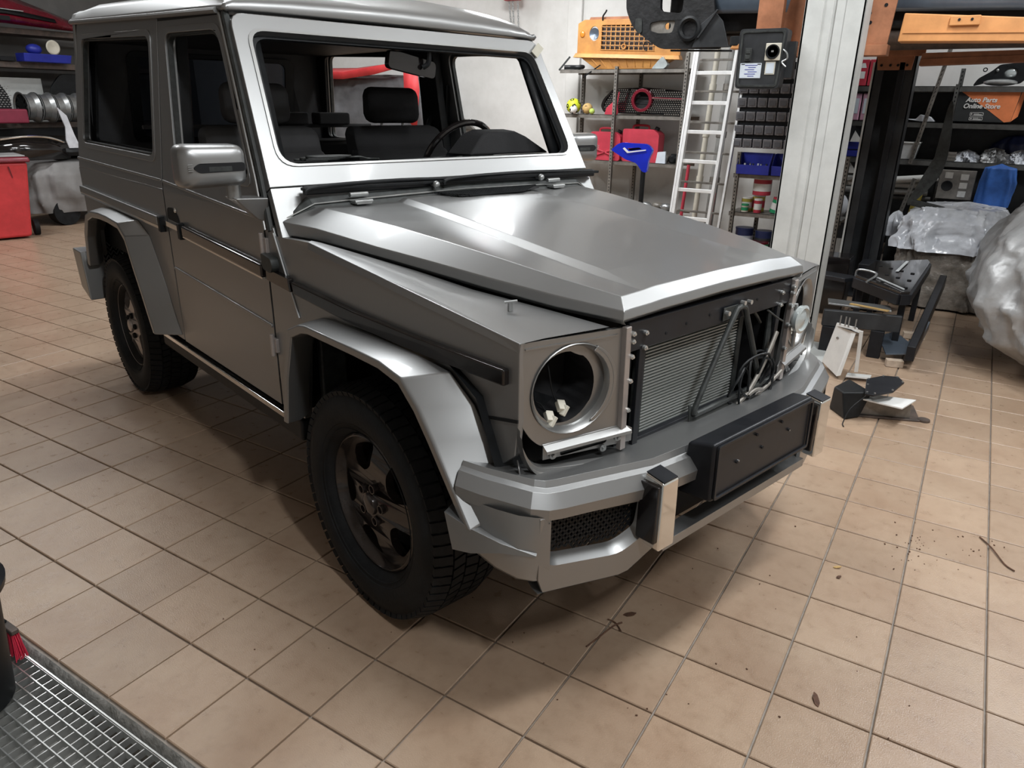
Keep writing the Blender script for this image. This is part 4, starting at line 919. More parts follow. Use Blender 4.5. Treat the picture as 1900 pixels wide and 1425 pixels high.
# grey fuse box with its socket
fb = tag(empty('socket_box', (1.485, 3.82, 1.81)), 'grey weatherproof socket box mounted beside the white column', 'socket box')
fb.rotation_euler = (0, 0, 0)
B().prism(rpoly([(-.135, -.165), (.125, -.165), (.142, .165), (-.142, .165)], .025), lambda x, z: (x, 0, z), (0, .10, 0)).obj('housing', 'liftdark', fb, bevel=.008, seg=3)
B().prism(rpoly([(-.125, -.155), (.115, -.155), (.130, .155), (-.130, .155)], .022), lambda x, z: (x, -.006, z), (0, .008, 0), [rpoly([(-.113, -.143), (.103, -.143), (.118, .143), (-.118, .143)], .018)]).obj('lid_rim', 'seal', fb, bevel=.002)
b = B(); b.bx(.025, .115, -.012, 0, -.01, .085); sk = b.obj('socket_plate', 'cream', fb, bevel=.004)
b = B(); b.lathe([(.0001, -.012), (.030, -.012), (.034, -.020), (.040, -.020), (.040, -.008)], (.07, 0, .038), 'Y', 28); b.obj('socket_cap', 'black', sk)
B().box((.07, -.022, .04), (.014, .004, .010)).obj('socket_mark', 'steel', sk)
b = B(); b.bx(-.095, -.055, -.010, 0, -.01, .06); b.bx(-.088, -.062, -.014, -.008, .0, .02); b.bx(-.088, -.062, -.014, -.008, .03, .05); b.obj('switch', 'seal', fb, bevel=.002)
l1 = B().bx(-.115, .012, -.004, 0, -.105, -.022).obj('paper_label', 'paper', fb)
for k in range(6): B().bx(-.085 + (k % 2) * .02, -.012 - (k % 3) * .008, -.0052, -.004, -.035 - k * .012, -.032 - k * .012).obj('print_line', 'blue', l1)
for x in (-.108, -.012): B().bx(x, x + .02, -.0052, -.004, -.030, -.026).obj('print_line', 'dark', l1)
l2 = B().bx(.035, .092, -.004, 0, -.085, -.015).obj('sticker', 'cream', fb); B().bx(.041, .086, -.0055, -.003, -.079, -.021).obj('sticker_print', 'paper', l2)
b = B(); b.tube(smooth([(.125, .0, .05), (.15, -.01, .03), (.155, -.005, .0), (.13, -.01, -.02), (.155, -.01, -.045)], 4), .005, 6); b.obj('latch_chain', 'steel', fb)
B().bx(-.08, .17, .10, .16, -.1, .1).obj('mounting_bracket', 'liftdark', fb)

# ---------------- raised car on the lift (only its underside shows)
rc = tag(empty('raised_car', (0, 4.4, 1.9)), 'blue-grey car without its front bumper, raised on the lift above the shelves', 'car')
b = B(); b.loft([[(.95, .06, .42), (3.9, .06, .36)], [(.95, .0, .34), (3.9, .0, .26)], [(.95, .02, .26), (3.9, .03, .17)], [(.95, .03, .235), (3.9, .04, .145)]]); b.obj('sill_panel', 'sillblue', rc, solid=.01)
B().prism([(.86, .36), (1.55, .33), (1.55, 1.0), (.70, 1.0)], lambda x, z: (x, -.01, z), (0, .03, 0)).obj('door_skin', 'sillblue', rc, bevel=.004)
B().prism([(1.56, .33), (4.1, .22), (4.1, 1.0), (1.56, 1.0)], lambda x, z: (x, -.01, z), (0, .03, 0)).obj('door_skin', 'sillblue', rc, bevel=.004)
B().bx(.6, 4.2, .15, 1.40, .12, .5).obj('underbody', 'undersea', rc, bevel=.02)
B().bx(.5, 4.3, .03, 1.48, .5, 1.0).obj('body_shell', 'undersea', rc, bevel=.02)
b = B(); b.cyl((.95, .25, .10), (4.0, .25, .06), .05, 14); b.cyl((1.2, .9, .10), (3.6, .9, .10), .06, 14); b.obj('exhaust_pipe', 'copper', rc)
hol = [rpoly([(.60, .26), (.76, .24), (.77, .42), (.59, .44)], .03), rpoly([(.53, .14), (.60, .12), (.70, .12), (.72, .20), (.60, .20), (.53, .19)], .02)]
lip = rpoly([(.34, .28), (.40, .16), (.52, .08), (.62, .02), (1.05, .01), (1.06, .08), (1.0, .20), (.93, .55), (.90, .95), (.30, .95)], [.03, .05, .05, .03, .02, .02, .03, .02, .02, .02])
b = B(); b.prism(lip, lambda x, z: (x, -.02 + .0 * z, z), (0, .04, 0), hol); b.obj('wing_liner', 'undersea', rc, bevel=.008)
b = B(); b.lathe([(.05, 0), (.075, -.01), (.08, -.03), (.065, -.035), (.05, -.02)], (.83, -.02, .14), 'Y', 28, close=True); b.obj('strut_ring', 'black', rc)
b = B(); b.prism(rpoly([(.53, .20), (.53, .13), (.66, .10), (.80, .12), (.80, .22), (.66, .22)], .02), lambda x, z: (x, -.005, z), (0, .01, 0), [circ(.66, .165, .022, n=16)]); b.obj('lamp_bracket', 'shelf', rc, bevel=.003)
b = B(); b.prism([(.86, .02), (1.12, .02), (1.06, .18), (1.0, .24), (.90, .16)], lambda x, z: (x, -.035, z), (0, .012, 0)); b.bar((.90, -.045, .08), (1.02, -.045, .25), .02, .012); b.obj('stay_plate', 'liftdark', rc, bevel=.003)
b = B(); b.prism(rpoly([(.42, .22), (.47, .22), (.475, .13), (.45, .12), (.42, .15)], .015), lambda x, z: (x, -.028, z), (0, .01, 0)); b.obj('fog_lamp_recess', 'seal', rc)
B().tube([(.52 + .022 * cos(a), -.03, .04 + .03 * sin(a)) for a in [2 * pi * k / 16 for k in range(14)]], .003, 6).obj('wire_loop', 'black', rc)
B().bar((.66, .1, .015), (1.10, .1, .005), .03, .012).obj('skid_plate', 'liftdark', rc)

# ---------------- middle shelving with its load
def post(b, x, y, z0, z1, s=.035):
    b.bx(x, x + s, y, y + .003, z0, z1); b.bx(x + s - .003, x + s, y, y + s, z0, z1)
def shelving(name, label, x0, x1, y0, y1, zs, posts, zt, m='shelf', th=.038, dots=True, back=False):
    sh = tag(empty(name, (x0, y0, 0)), label, 'shelving')
    for z in zs:
        b = B(); b.bx(0, x1 - x0, 0, .003, z - th, z); b.bx(0, x1 - x0, 0, y1 - y0, z - .004, z); b.bx(0, x1 - x0, y1 - y0 - .003, y1 - y0, z - th, z); b.obj('shelf_board', m, sh)
    for x, y, a, c in posts:
        b = B(); post(b, x - x0, y - y0, a, c); p = b.obj('perforated_post', m, sh, weld=False)
        if dots:
            b = B(); z = a + .03
            while z < c - .02: b.bx(x - x0 + .011, x - x0 + .021, y - y0 - .001, y - y0 + .002, z, z + .014); z += .034
            b.obj('punched_slots', 'dark', p, weld=False)['kind'] = 'stuff'
    return sh
shelving('metal_shelving', 'grey perforated metal shelving against the white wall, left of the ladders', -1.48, .02, 6.75, 7.2, (1.905, 1.445, .965, .45), [(-1.40, 7.14, 0, 1.9), (-.80, 6.72, 0, 1.93), (-.025, 6.72, 0, 2.05), (-.70, 7.16, 0, 1.9)], 2)
# old orange front panel
op = tag(empty('vehicle_front_panel', (-.76, 6.86, 1.93)), 'old orange vehicle front panel with grille opening on top of the shelving', 'front panel')
lampc = (-.375, .335)
hs = [circ(lampc[0], lampc[1], .055, .072, 24), rpoly([(-.285, .175), (.33, .15), (.33, .40), (-.285, .415)], .015)]
B().prism([(-.575, .14), (-.575, .44), (-.50, .475), (.62, .455), (.62, .10)], lambda x, z: (x, 0, z), (0, .02, 0), hs).obj('panel_skin', 'orangeold', op, bevel=.005)
b = B()
gp = B()
for k in range(6): z = .175 + k * .045; b.bar((-.29, -.004, z), (.335, -.004, z - .022), .010, .008)
for k in range(11): x = -.23 + k * .055; b.bar((x, .002, .16), (x + (-.0), .002, .41), .006, .010)
b.obj('grille_bars', 'orangeold', op, weld=False)
b = B(); b.lathe([(.016, -.02), (.028, -.02), (.028, -.005), (.016, -.005)], (-.01, 0, .20), 'Y', 20, close=True); b.obj('emblem_ring', 'orangeold', op)
B().bx(-.30, .34, .03, .04, .14, .42).obj('grille_back', 'copper', op)
b = B(); b.lathe([(.0001, .02), (.04, .005), (.058, 0), (.056, .03)], (lampc[0], 0, lampc[1]), 'Y', 24); b.obj('lamp_bowl', 'sillblue', op)
B().sphere((-.515, -.004, .335), .030, 16, (1, .5, 1.2)).obj('indicator', 'amber', op)
B().hexa([(-.60, -.05, .10), (.64, -.05, .06), (.64, .05, .06), (-.60, .05, .10)], [(-.58, -.03, .145), (.62, -.03, .105), (.62, .05, .105), (-.58, .05, .145)]).obj('bumper_ledge', 'orangeold', op, bevel=.006)
b = B(); b.hexa([(-.34, .02, -.02), (.38, .02, -.02), (.38, .08, -.02), (-.34, .08, -.02)], [(-.52, -.02, .10), (.56, -.02, .07), (.56, .06, .07), (-.52, .06, .10)]); b.obj('lower_apron', 'orangeold', op, bevel=.005)
for k in range(9): B().bar((-.38 + k * .10, -.022, .085), (-.30 + k * .085, .012, .0), .010, .012).obj('apron_rib', 'orangeold', op)
B().prism([(-.46, .455), (.5, .45), (.5, .485), (-.44, .50)], lambda x, z: (x, .02, z), (0, .05, 0)).obj('top_rail', 'orangedk', op, bevel=.004)
B().tube(smooth([(-.28, .0, .46), (-.275, -.01, .50), (-.245, -.01, .54), (-.235, -.01, .56)], 4), .009, 8).obj('bonnet_hook', 'black', op)
one(B().tube(smooth([(-1.45, 6.79, 1.930), (-1.38, 6.82, 1.932), (-1.30, 6.80, 1.930), (-1.24, 6.84, 1.934), (-1.32, 6.88, 1.932)], 5), .022, 8), 'cable_bundle', 'black', 'black cable bundle lying on the top shelf left of the orange panel', 'cable')
one(B().bar((-1.52, 6.80, 1.90), (-1.42, 6.86, 2.04), .06, .02), 'plastic_cover_strip', 'seal', 'dark plastic strip leaning at the left end of the top shelf', 'strip', bevel=.004)
one(B().bar((-1.15, 6.70, 1.83), (-1.02, 6.82, 1.95), .012), 'black_rod', 'black', 'black rod hanging over the front edge of the top shelf', 'rod')
one(B().prism(rpoly([(-.12, 0), (.02, 0), (.06, .04), (.0, .12), (-.03, .1)], .02), lambda x, z: (-.30 + x, 6.80, 1.906 + z), (0, .06, 0)), 'headlamp_unit', 'lens', 'silver headlamp unit under the right end of the orange panel', 'headlamp', bevel=.01)
one(B().prism(rpoly([(-.03, 0), (.16, 0), (.18, .25), (.10, .22), (.06, .06)], .03), lambda x, z: (-.20 + x, 7.0, 1.906 + z), (0, .03, 0)), 'white_body_panel', 'white', 'white curved body panel standing on the top shelf beside the ladders', 'panel')
# balls
def ball(x, z, r, m, label, patches=None, y=6.80):
    o = one(B().sphere((0, 0, 0), r, 28), 'ball', m, label, 'ball'); o.location = (x, y, z + r)
    if patches:
        rnd = random.Random(int(r * 1000)); ph = (1 + 5 ** .5) / 2
        ico = [(0, 1, ph), (0, -1, ph), (0, 1, -ph), (0, -1, -ph), (1, ph, 0), (-1, ph, 0), (1, -ph, 0), (-1, -ph, 0), (ph, 0, 1), (-ph, 0, 1), (ph, 0, -1), (-ph, 0, -1)]
        for v in ico:
            n = Vector(v).normalized(); t = n.orthogonal().normalized(); u = n.cross(t); b = B()
            b.face([(n + (t * cos(2 * pi * k / 5) + u * sin(2 * pi * k / 5)) * .33).normalized() * (r * 1.012) for k in range(5)]); b.obj('black_patch', patches, o, solid=.002)
    return o
ball(-1.315, 1.446, .082, 'yellow', 'yellow football with black patches, the largest ball on the shelf', 'black')
ball(-1.262, 1.446, .045, 'white', 'small white football with black patches in front of the yellow one', 'black', y=6.70)
tb = ball(-1.140, 1.446, .058, 'tan', 'tan leather ball with a dark slit, between the footballs and the tennis ball')
B().prism([(-.03, -.035), (.02, .03), (.0, .032), (-.036, -.02)], lambda x, z: (x, -.056 + abs(x) * .2, z), (0, .006, 0)).obj('slit', 'leaf', tb)
ball(-1.062, 1.446, .031, 'lime', 'lime green tennis ball, smallest of the balls on the shelf', y=6.76)
# car grille with ring
gl = tag(empty('radiator_grille', (-.50, 6.86, 1.447)), 'wide black radiator grille with chrome studs and dark red ring on the second shelf', 'grille')
GO = rpoly([(-.52, .09), (-.47, .02), (.46, .0), (.49, .05), (.49, .20), (.44, .25), (-.05, .285), (-.40, .265), (-.50, .16)], .03)
tilt = lambda x, z: (x, z * .25, z)
B().prism(GO, tilt, (0, .03, 0), [offset(GO, (0, .14), .94)]).obj('surround', 'gloss', gl, bevel=.005)
B().prism(offset(GO, (0, .14), .95), lambda x, z: (x, z * .25 + .03, z), (0, .005, 0)).obj('backing', 'dark', gl)
b = B(); gi = offset(GO, (0, .14), .92)
def inpoly(p, poly):
    ins = False
    for i in range(len(poly)):
        (xa, ya), (xb, yb2) = poly[i], poly[i - 1]
        if (ya > p[1]) != (yb2 > p[1]) and p[0] < (xb - xa) * (p[1] - ya) / (yb2 - ya) + xa: ins = not ins
    return ins
for i in range(42):
    for j in range(14):
        x, z = -.50 + i * .025 + (j % 2) * .0125, .015 + j * .02
        if inpoly((x, z), gi) and math.hypot(x + .03, z - .15) > .10: b.box((x, z * .25 + .006, z), (.015, .014, .010))
b.obj('chrome_stud', 'chrome', gl, weld=False)['kind'] = 'stuff'
b = B()
for j in range(5): b.bar((-.48, .01 + .05 * j * .25, .04 + j * .048), (.46, .01 + .05 * j * .25, .035 + j * .048), .006, .004)
b.obj('mesh_bars', 'gloss', gl, weld=False)
b = B(); b.lathe([(.085, -.02), (.118, -.02), (.122, .02), (.085, .02)], (-.03, .02, .15), 'Y', 40, close=True); b.obj('centre_ring', 'darkred', gl, bevel=.004)
B().bar((.07, .02, .175), (.45, .03, .165), .03, .02).obj('cross_bar', 'darkred', gl, bevel=.006); B().bar((.09, .008, .172), (.45, .018, .162), .008, .005).obj('chrome_line', 'chrome', gl)
fanm = one(B().prism([(0, 0), (.02, .07), (.10, .135), (.14, .14), (.16, .02), (.15, 0)], lambda x, z: (-.92 + x, 6.78, 1.447 + z), (0, .02, 0)), 'red_corner_piece', 'red', 'red triangular plastic piece leaning against the grille', 'plastic part', bevel=.004)
B().bar((-.78, 6.79, 1.55), (-.765, 6.80, 1.68), .012).obj('thin_spike', 'red', fanm)
# jerry cans
def jerry(x, z, w_, h, y, label):
    j = tag(empty('jerry_can', (x, y, z)), label, 'jerry can')
    B().prism(rpoly([(0, 0), (w_, 0), (w_, h * .86), (w_ * .84, h), (0, h)], .025), lambda a, c: (a, 0, c), (0, .17, 0)).obj('can_body', 'red', j, bevel=.018, seg=3)
    b = B(); b.tube(smooth([(w_ * .2, .085, h), (w_ * .24, .085, h + .035), (w_ * .6, .085, h + .035), (w_ * .64, .085, h)], 4), .012, 8); b.obj('handle', 'red', j)
    b = B(); b.cyl((w_ * .82, .085, h * .90), (w_ * .88, .085, h * 1.06), .026, 16); b.obj('cap', 'black', j)
    b = B(); b.bar((w_ * .15, -.006, h * .15), (w_ * .85, -.006, h * .42), .016, .016); b.bar((w_ * .15, -.006, h * .42), (w_ * .85, -.006, h * .15), .016, .016)
    if 'left' in label: b.obj('pressed_cross', 'red', j, bevel=.004)
    else: b.bm.free()
    return j
jerry(-1.06, .966, .36, .30, 6.76, 'red plastic jerry can with pressed cross, left one of the two on the third shelf')
jerry(-.69, .966, .42, .34, 6.80, 'smooth red jerry can, right one of the two on the third shelf')
# clutter right of the jerry cans
rnd = random.Random(11)
for k, (x, z, r, m, lb, cat) in enumerate(((-.20, .967, .05, 'shelf', 'small grey alternator at the right end of the third shelf', 'alternator'), (-.10, .967, .045, 'black', 'black pump on the third shelf nearest the ladders', 'pump'))):
    b = B(); b.lathe([(.0001, -.05), (r * .6, -.05), (r, -.03), (r, .03), (r * .5, .05), (r * .4, .07), (.0001, .07)], (x, 6.84, z + r), 'Y', 20); b.box((x, 6.84, z + r * 1.7), (r, .05, r)); one(b, 'engine_part', m, lb, cat)
one(B().hexa([(-.27, 6.76, .967), (-.16, 6.76, .967), (-.16, 6.80, .967), (-.27, 6.80, .967)], [(-.26, 6.77, 1.075), (-.17, 6.77, 1.09), (-.17, 6.79, 1.09), (-.26, 6.79, 1.08)]), 'folded_paper', 'paper', 'crumpled white paper packet standing on the third shelf', 'paper')
for k in range(5): one(B().sphere((-.62 + k * .12, 6.86 + .05 * (k % 2), .50), .055, 12, (1.3, .9, .8)), 'rag_bundle', 'foil' if k % 2 else 'steel', ('crumpled dusty bag' if k % 2 else 'dull metal casting') + ' on the lowest middle shelf, ' + ('first', 'second', 'third', 'fourth', 'fifth')[k] + ' of five from the left', 'bag' if k % 2 else 'casting', 'odds on the lowest shelf: ' + ('bags' if k % 2 else 'castings'))
# blue motorcycle fairing on a thin stand
bf = tag(empty('blue_fairing', (-.08, 5.9, 0)), 'glossy blue motorcycle fairing on a black stand in front of the shelving', 'fairing')
FP = rpoly([(-.33, 1.13), (-.24, 1.205), (.05, 1.20), (.115, 1.15), (.075, 1.06), (.065, .935), (.02, .94), (-.05, 1.02), (-.16, 1.045)], [.02, .05, .03, .03, .03, .02, .02, .03, .03])
B().prism(FP, lambda x, z: (x, -.02 * (x + .3), z), (0, .04, 0), [rpoly([(-.17, 1.15), (-.03, 1.165), (.0, 1.15), (-.12, 1.13)], .01)]).obj('fairing_shell', 'bluep', bf, bevel=.015, seg=3)
B().prism([(-.19, 1.15), (-.14, 1.11), (.05, 1.14), (.05, 1.15), (-.13, 1.125), (-.175, 1.16)], lambda x, z: (x, -.03, z), (0, .01, 0)).obj('bright_edge', 'white', bf); B().prism([(-.18, 1.145), (-.02, 1.17), (.01, 1.15), (-.12, 1.125)], lambda x, z: (x, .035, z), (0, .01, 0)).obj('inner_cover', 'black', bf)
b = B(); b.cyl((.02, .02, .01), (.02, .02, .97), .024, 14); b.obj('stand_pole', 'black', bf)
B().lathe([(.0001, 0), (.2, 0), (.2, .015), (.0001, .03)], (.0, .02, 0), 'Z', 28).obj('stand_foot', 'black', bf)
# ladders
def ladder(label, P0, P1, w_, n, rails=.03, rungs=True, m='alu', ext=0.):
    """P0 foot of left rail, P1 head of left rail"""
    P0, P1 = Vector(P0), Vector(P1); l = tag(empty('ladder', P0), label, 'ladder'); d = (P1 - P0)
    for q, dx in ((0, 0), (1, w_)): B().bar((dx, 0, 0), d + Vector((dx, 0, ext * q)), rails, .06, up=(0, 1, 0)).obj('rail', m, l, bevel=.004)
    for k in range(n):
        t = (k + .6) / n; p = d * t; 
        if rungs: B().bar(p + Vector((rails / 2, 0, 0)), p + Vector((w_ - rails / 2, 0, 0)), .028, .03).obj('rung', m, l, bevel=.004)
    return l
zr = (2.110, 1.840, 1.577, 1.315, 1.045, .775, .505, .235)
ld = tag(empty('ladder', (.20, 6.10, 0)), 'front aluminium ladder with wide bright rungs, leaning between the shelving and the drawer rack', 'ladder')
for dx in (0, .365): B().bar((dx - .01, 0, 0), (dx + .075, .25, 2.75), .030, .055, up=(0, 1, 0)).obj('rail', 'alu', ld, bevel=.004)
for z in zr + (2.38, 2.65): t = z / 2.75; B().bar((.07 * t + .005, .25 * t, z), (.07 * t + .355, .25 * t, z), .03, .034).obj('rung', 'alu', ld, bevel=.004)
l2 = tag(empty('ladder', (.36, 6.22, 0)), 'second aluminium ladder, folded behind the front one, its rail showing on the right', 'ladder')
for dx in (-.24, .27): B().bar((dx, 0, 0), (dx + .085, .25, 2.75), .022, .05, up=(0, 1, 0)).obj('rail', 'alu', l2, bevel=.003)
for k in range(9): z = .28 + k * .28; t = z / 2.75; B().bar((-.24 + .08 * t, .25 * t, z), (.27 + .08 * t, .25 * t, z), .02, .02).obj('rung', 'shelf', l2, bevel=.003)
for k, (x, r, m, lb) in enumerate(((.38, .045, 'pipe', 'thick grey plastic pipe leaning upright behind the ladders'), (.22, .028, 'cream', 'thin cream pipe leaning upright behind the ladders'))):
    b = B(); b.cyl((x, 6.72, 0.004), (x + .03, 6.92, 2.5), r, 18); o = one(b, 'pipe', m, lb, 'pipe')
    for z in (.8, 1.25, 1.7): t = z / 2.5; B().cyl((x + .03 * t, 6.72 + .2 * t, z), (x + .03 * t + .001, 6.726 + .2 * t, z + .06), r + .008, 18).obj('pipe_socket', 'shelf' if k == 0 else m, o)
for x, lb in ((.14, 'red pole standing behind the left rail of the front ladder'), (.44, 'short red pole low behind the middle of the ladders')): one(B().cyl((x, 6.5, .004), (x + .02, 6.6, .98 if x < .3 else .72), .017, 10), 'red_pole', 'red', lb, 'pole')
# rack of small clear drawers, blue trays below
rk = tag(empty('drawer_rack', (.66, 6.32, 0)), 'tall rack of small smoked clear drawers behind the socket box', 'drawer rack')
B().bx(-.0, .98, .03, .18, 1.19, 1.93).obj('rack_frame', 'matblack', rk)
zz = (1.225, 1.345, 1.465, 1.585, 1.705, 1.825)
d0 = None
for r, z in enumerate(zz):
    for c in range(10):
        x = .048 + c * .094
        if d0 is None:
            d0 = B().hexa([(-.043, 0, -.04), (.043, 0, -.04), (.043, .1, -.04), (-.043, .1, -.04)], [(-.043, -.012, .043), (.043, -.012, .043), (.043, .1, .043), (-.043, .1, .043)]).obj('drawer', 'drawer', rk, bevel=.007)
            o = d0; l0_ = B().bx(-.028, .028, -.0095, -.003, -.024, .022).obj('label_holder', 'drawerin', d0, bevel=.002)
        else: o = dup(d0, rk)
        o.location = (x, 0, z)
def tray(x, y, z, w_, h, label, fill=True):
    t_ = tag(empty('storage_tray', (x, y, z)), label, 'tray')
    b = B(); b.hexa([(0.01, 0, 0), (w_ - .01, 0, 0), (w_ - .01, .16, 0), (.01, .16, 0)], [(0.01, 0, .008), (w_ - .01, 0, .008), (w_ - .01, .16, .008), (.01, .16, .008)])
    b.prism([(0, 0), (w_, 0), (w_ + .004, h * .45), (-.004, h * .45)], lambda a, c: (a, -.004 - c * .1, c), (0, .005, 0))
    for xx in (0, w_): b.prism([(0, 0), (.16, 0), (.16, h), (.06, h), (-.012, h * .45)], lambda a, c: (xx, a, c), (.004, 0, 0))
    b.bx(0, w_, .155, .16, 0, h); b.obj('tray_shell', 'blue', t_, bevel=.002)
    return t_
tray(.755, 6.24, .953, .30, .19, 'open blue storage tray full of bottles under the drawer rack'); tray(1.075, 6.26, .953, .30, .19, 'second blue storage tray, half hidden by the white column')
for k in range(6): one(B().lathe([(.0001, 0), (.022, 0), (.022, .05), (.009, .07), (.009, .085), (.0001, .085)], (.81 + k * .038, 6.31 + (k % 2) * .045, .963), 'Z', 14), 'small_bottle', ('white', 'steel', 'seal')[k % 3], 'small ' + ('white', 'silver', 'dark')[k % 3] + ' bottle ' + ('near the left end', 'left of the middle', 'in the middle', 'right of the middle', 'near the right end', 'at the very right')[k] + ' of the blue tray', 'bottle', ('white', 'silver', 'dark')[k % 3] + ' bottles in the blue tray')
shelving('can_shelving', 'small grey shelving with paint tins under the drawer rack', .72, 1.75, 6.28, 6.62, (.951, .592, .20), [(.74, 6.26, 0, 1.15), (.90, 6.58, 0, .95), (1.70, 6.26, 0, 1.15)], 1)
def tin(x, y, z, r, h, m, mb, label, lid='white', tilt=0, n=24):
    t_ = tag(empty('tin', (x, y, z)), label, 'tin'); t_.rotation_euler = (0, tilt, 0)
    B().lathe([(.0001, 0), (r, 0), (r, h), (.0001, h)], (0, 0, 0), 'Z', n).obj('tin_body', m, t_, bevel=.002)
    B().lathe([(r * 1.01, h * .25), (r * 1.015, h * .25), (r * 1.015, h * .72), (r * 1.01, h * .72)], (0, 0, 0), 'Z', n, close=True).obj('tin_label', mb, t_)
    B().lathe([(.0001, h - .004), (r * 1.05, h - .004), (r * 1.05, h + .012), (.0001, h + .012)], (0, 0, 0), 'Z', n).obj('tin_lid', lid, t_)
    return t_
tin(.85, 6.40, .594, .050, .125, 'olive', 'white', 'yellow tin with a white band on the middle shelf under the trays')
tin(.945, 6.47, .594, .060, .145, 'olive', 'red', 'taller yellow tin carrying the red and white tub')
tin(.965, 6.46, .752, .085, .150, 'red', 'white', 'red and white tub stacked highest on the yellow tin', 'cream')
tin(.86, 6.32, .594, .034, .065, 'cream', 'green', 'small cream pot with a green label at the front of the tins', 'green')
tin(.975, 6.34, .594, .036, .12, 'red', 'white', 'red bottle-shaped tin in front of the yellow tins', 'white')
tin(1.12, 6.40, .60, .048, .13, 'green', 'white', 'green and white tin, tilted against its neighbours', 'red', tilt=.22)
tin(.86, 6.42, .202, .085, .22, 'navy', 'paper', 'dark navy tin at the left of the lowest shelf', 'navy')
tin(1.04, 6.46, .202, .08, .20, 'navy', 'seal', 'dark tin behind the white-banded tub on the lowest shelf', 'navy')
tin(1.03, 6.33, .202, .095, .11, 'green', 'white', 'wide tub with a white and red band at the front of the lowest shelf', 'darkred')
tin(.80, 6.33, .202, .05, .12, 'white', 'steel', 'small white can at the front left of the lowest shelf', 'white')

# ---------------- right-hand shelving
shelving('dark_shelving', 'long dark metal shelving against the back wall on the right', 1.50, 4.6, 6.78, 7.2, (1.745, 1.447, 1.125, .56), [(1.52, 6.76, 0, 2.3), (2.40, 7.12, 0, 1.9), (2.40, 6.76, 1.45, 1.76), (4.5, 6.76, 0, 2.1)], 2, m='shelfdk', th=.045)
b = B(); b.bx(1.52, 4.55, 7.205, 7.22, .3, 1.74); one(b, 'backing_board', 'liftdark', 'dark board behind the right-hand shelving', 'board')
def strip(name, label, a, c):
    s_ = B().bar(a, c, .034, .004, up=(0, 1, 0)); o = one(s_, name, 'shelf', label, 'strip'); b = B(); a, c = Vector(a), Vector(c); n = int((c - a).length / .034)
    for k in range(n): p = a.lerp(c, (k + .5) / n); b.bar(p + Vector((0, -.005, -.007)), p + Vector((0, -.005, .007)), .012, .003)
    b.obj('punched_slots', 'dark', o, weld=False)['kind'] = 'stuff'; return o
strip('perforated_strip', 'long perforated steel strip leaning diagonally before the right-hand shelving', (2.17, 6.774, 1.09), (2.31, 6.774, 2.10))
strip('perforated_strip', 'lower perforated steel strip standing behind the plastic-wrapped crate', (2.12, 6.50, .30), (2.25, 6.55, .98))
# big printed carton
bxx = tag(empty('carton', (2.43, 6.80, 1.448)), 'dark carton with an orange triangle reading Auto Parts Online Store on the right-hand shelving', 'carton')
tl, tr, br_, bl = (.012, .262), (.462, .262), (.430, .010), (-.018, .012)
B().prism([bl, br_, tr, tl], lambda x, z: (x, 0, z), (0, .28, 0)).obj('carton_body', 'card', bxx, bevel=.004)
B().prism([(.018, .258), (.458, .258), (.430, .02), (.385, .012), (.26, .10)], lambda x, z: (x, -.0015, z), (0, .001, 0)).obj('orange_print', 'cardor', bxx)
B().prism([(.432, .02), (.475, .06), (.492, .25), (.464, .258)], lambda x, z: (x, (x - .43) * 1.2 + .001, z), (0, .002, 0)).obj('carton_side', 'cardor', bxx)
def text(s, size, loc, parent, m='white', name='lettering', bold=.0):
    c = bpy.data.curves.new(name, 'FONT'); c.body = s; c.size = size; c.extrude = .0006; c.offset = bold; c.shear = .18
    c.materials.append(M[m]); o = bpy.data.objects.new(name, c); COL.objects.link(o); o.parent = parent; o.location = loc; me = bpy.data.meshes.new_from_object(o); bpy.data.objects.remove(o); o = bpy.data.objects.new(name, me); COL.objects.link(o); o.parent = parent; o.location = loc; o.rotation_euler = (pi / 2, 0, 0); return o
text('Auto Parts', .052, (.070, -.004, .172), bxx, bold=.0014); text('Online Store', .052, (.058, -.004, .122), bxx, bold=.0014)
for z in (.060, .024):
    o_ = [(.122, z), (.222, z), (.222, z + .028), (.122, z + .028)]; B().prism(rpoly(o_, .006), lambda x, q: (x, -.003, q), (0, .001, 0), [rpoly([(.125, z + .003), (.219, z + .003), (.219, z + .025), (.125, z + .025)], .004)]).obj('store_badge', 'white', bxx)
    for k, (x0, w_) in enumerate(((.150, .04), (.150, .062))): B().bx(x0, x0 + w_, -.004, -.003, z + (.017 if k == 0 else .007), z + (.019 if k == 0 else .013)).obj('badge_print', 'white', bxx)
B().prism([(.131, .068), (.131, .082), (.142, .075)], lambda x, z: (x, -.004, z), (0, .001, 0)).obj('badge_print', 'white', bxx); B().prism(circ(.137, .038, .006, n=12), lambda x, z: (x, -.004, z), (0, .001, 0)).obj('badge_print', 'white', bxx)
# headlamps and brackets on the top shelf
hl = tag(empty('headlamp_assembly', (2.52, 6.86, 1.747)), 'black headlamp assembly with brackets on top of the right-hand shelving', 'headlamp')
B().prism(rpoly([(0, 0), (.03, .06), (.12, .12), (.17, .17), (.36, .19), (.42, .10), (.34, .02), (.10, .03)], .02), lambda x, z: (x, 0, z), (0, .10, 0), [circ(.26, .105, .05, .04, 20)]).obj('lamp_housing', 'black', hl, bevel=.008)
b = B(); b.sphere((.26, .03, .105), .055, 18, (1, .5, .8)); b.obj('lamp_lens', 'lens', hl)
B().lathe([(.010, -.004), (.018, -.004), (.018, .004), (.010, .004)], (.07, -.004, .13), 'Y', 16, close=True).obj('lug', 'black', hl)
B().sphere((.16, -.004, .125), .012, 10).obj('screw_cap', 'steel', hl)
one(B().sphere((2.72, 6.82, 1.775), .07, 14, (1.8, .8, .4)), 'lamp_reflector', 'steel', 'silver reflector lying in front of the headlamp assembly', 'reflector')
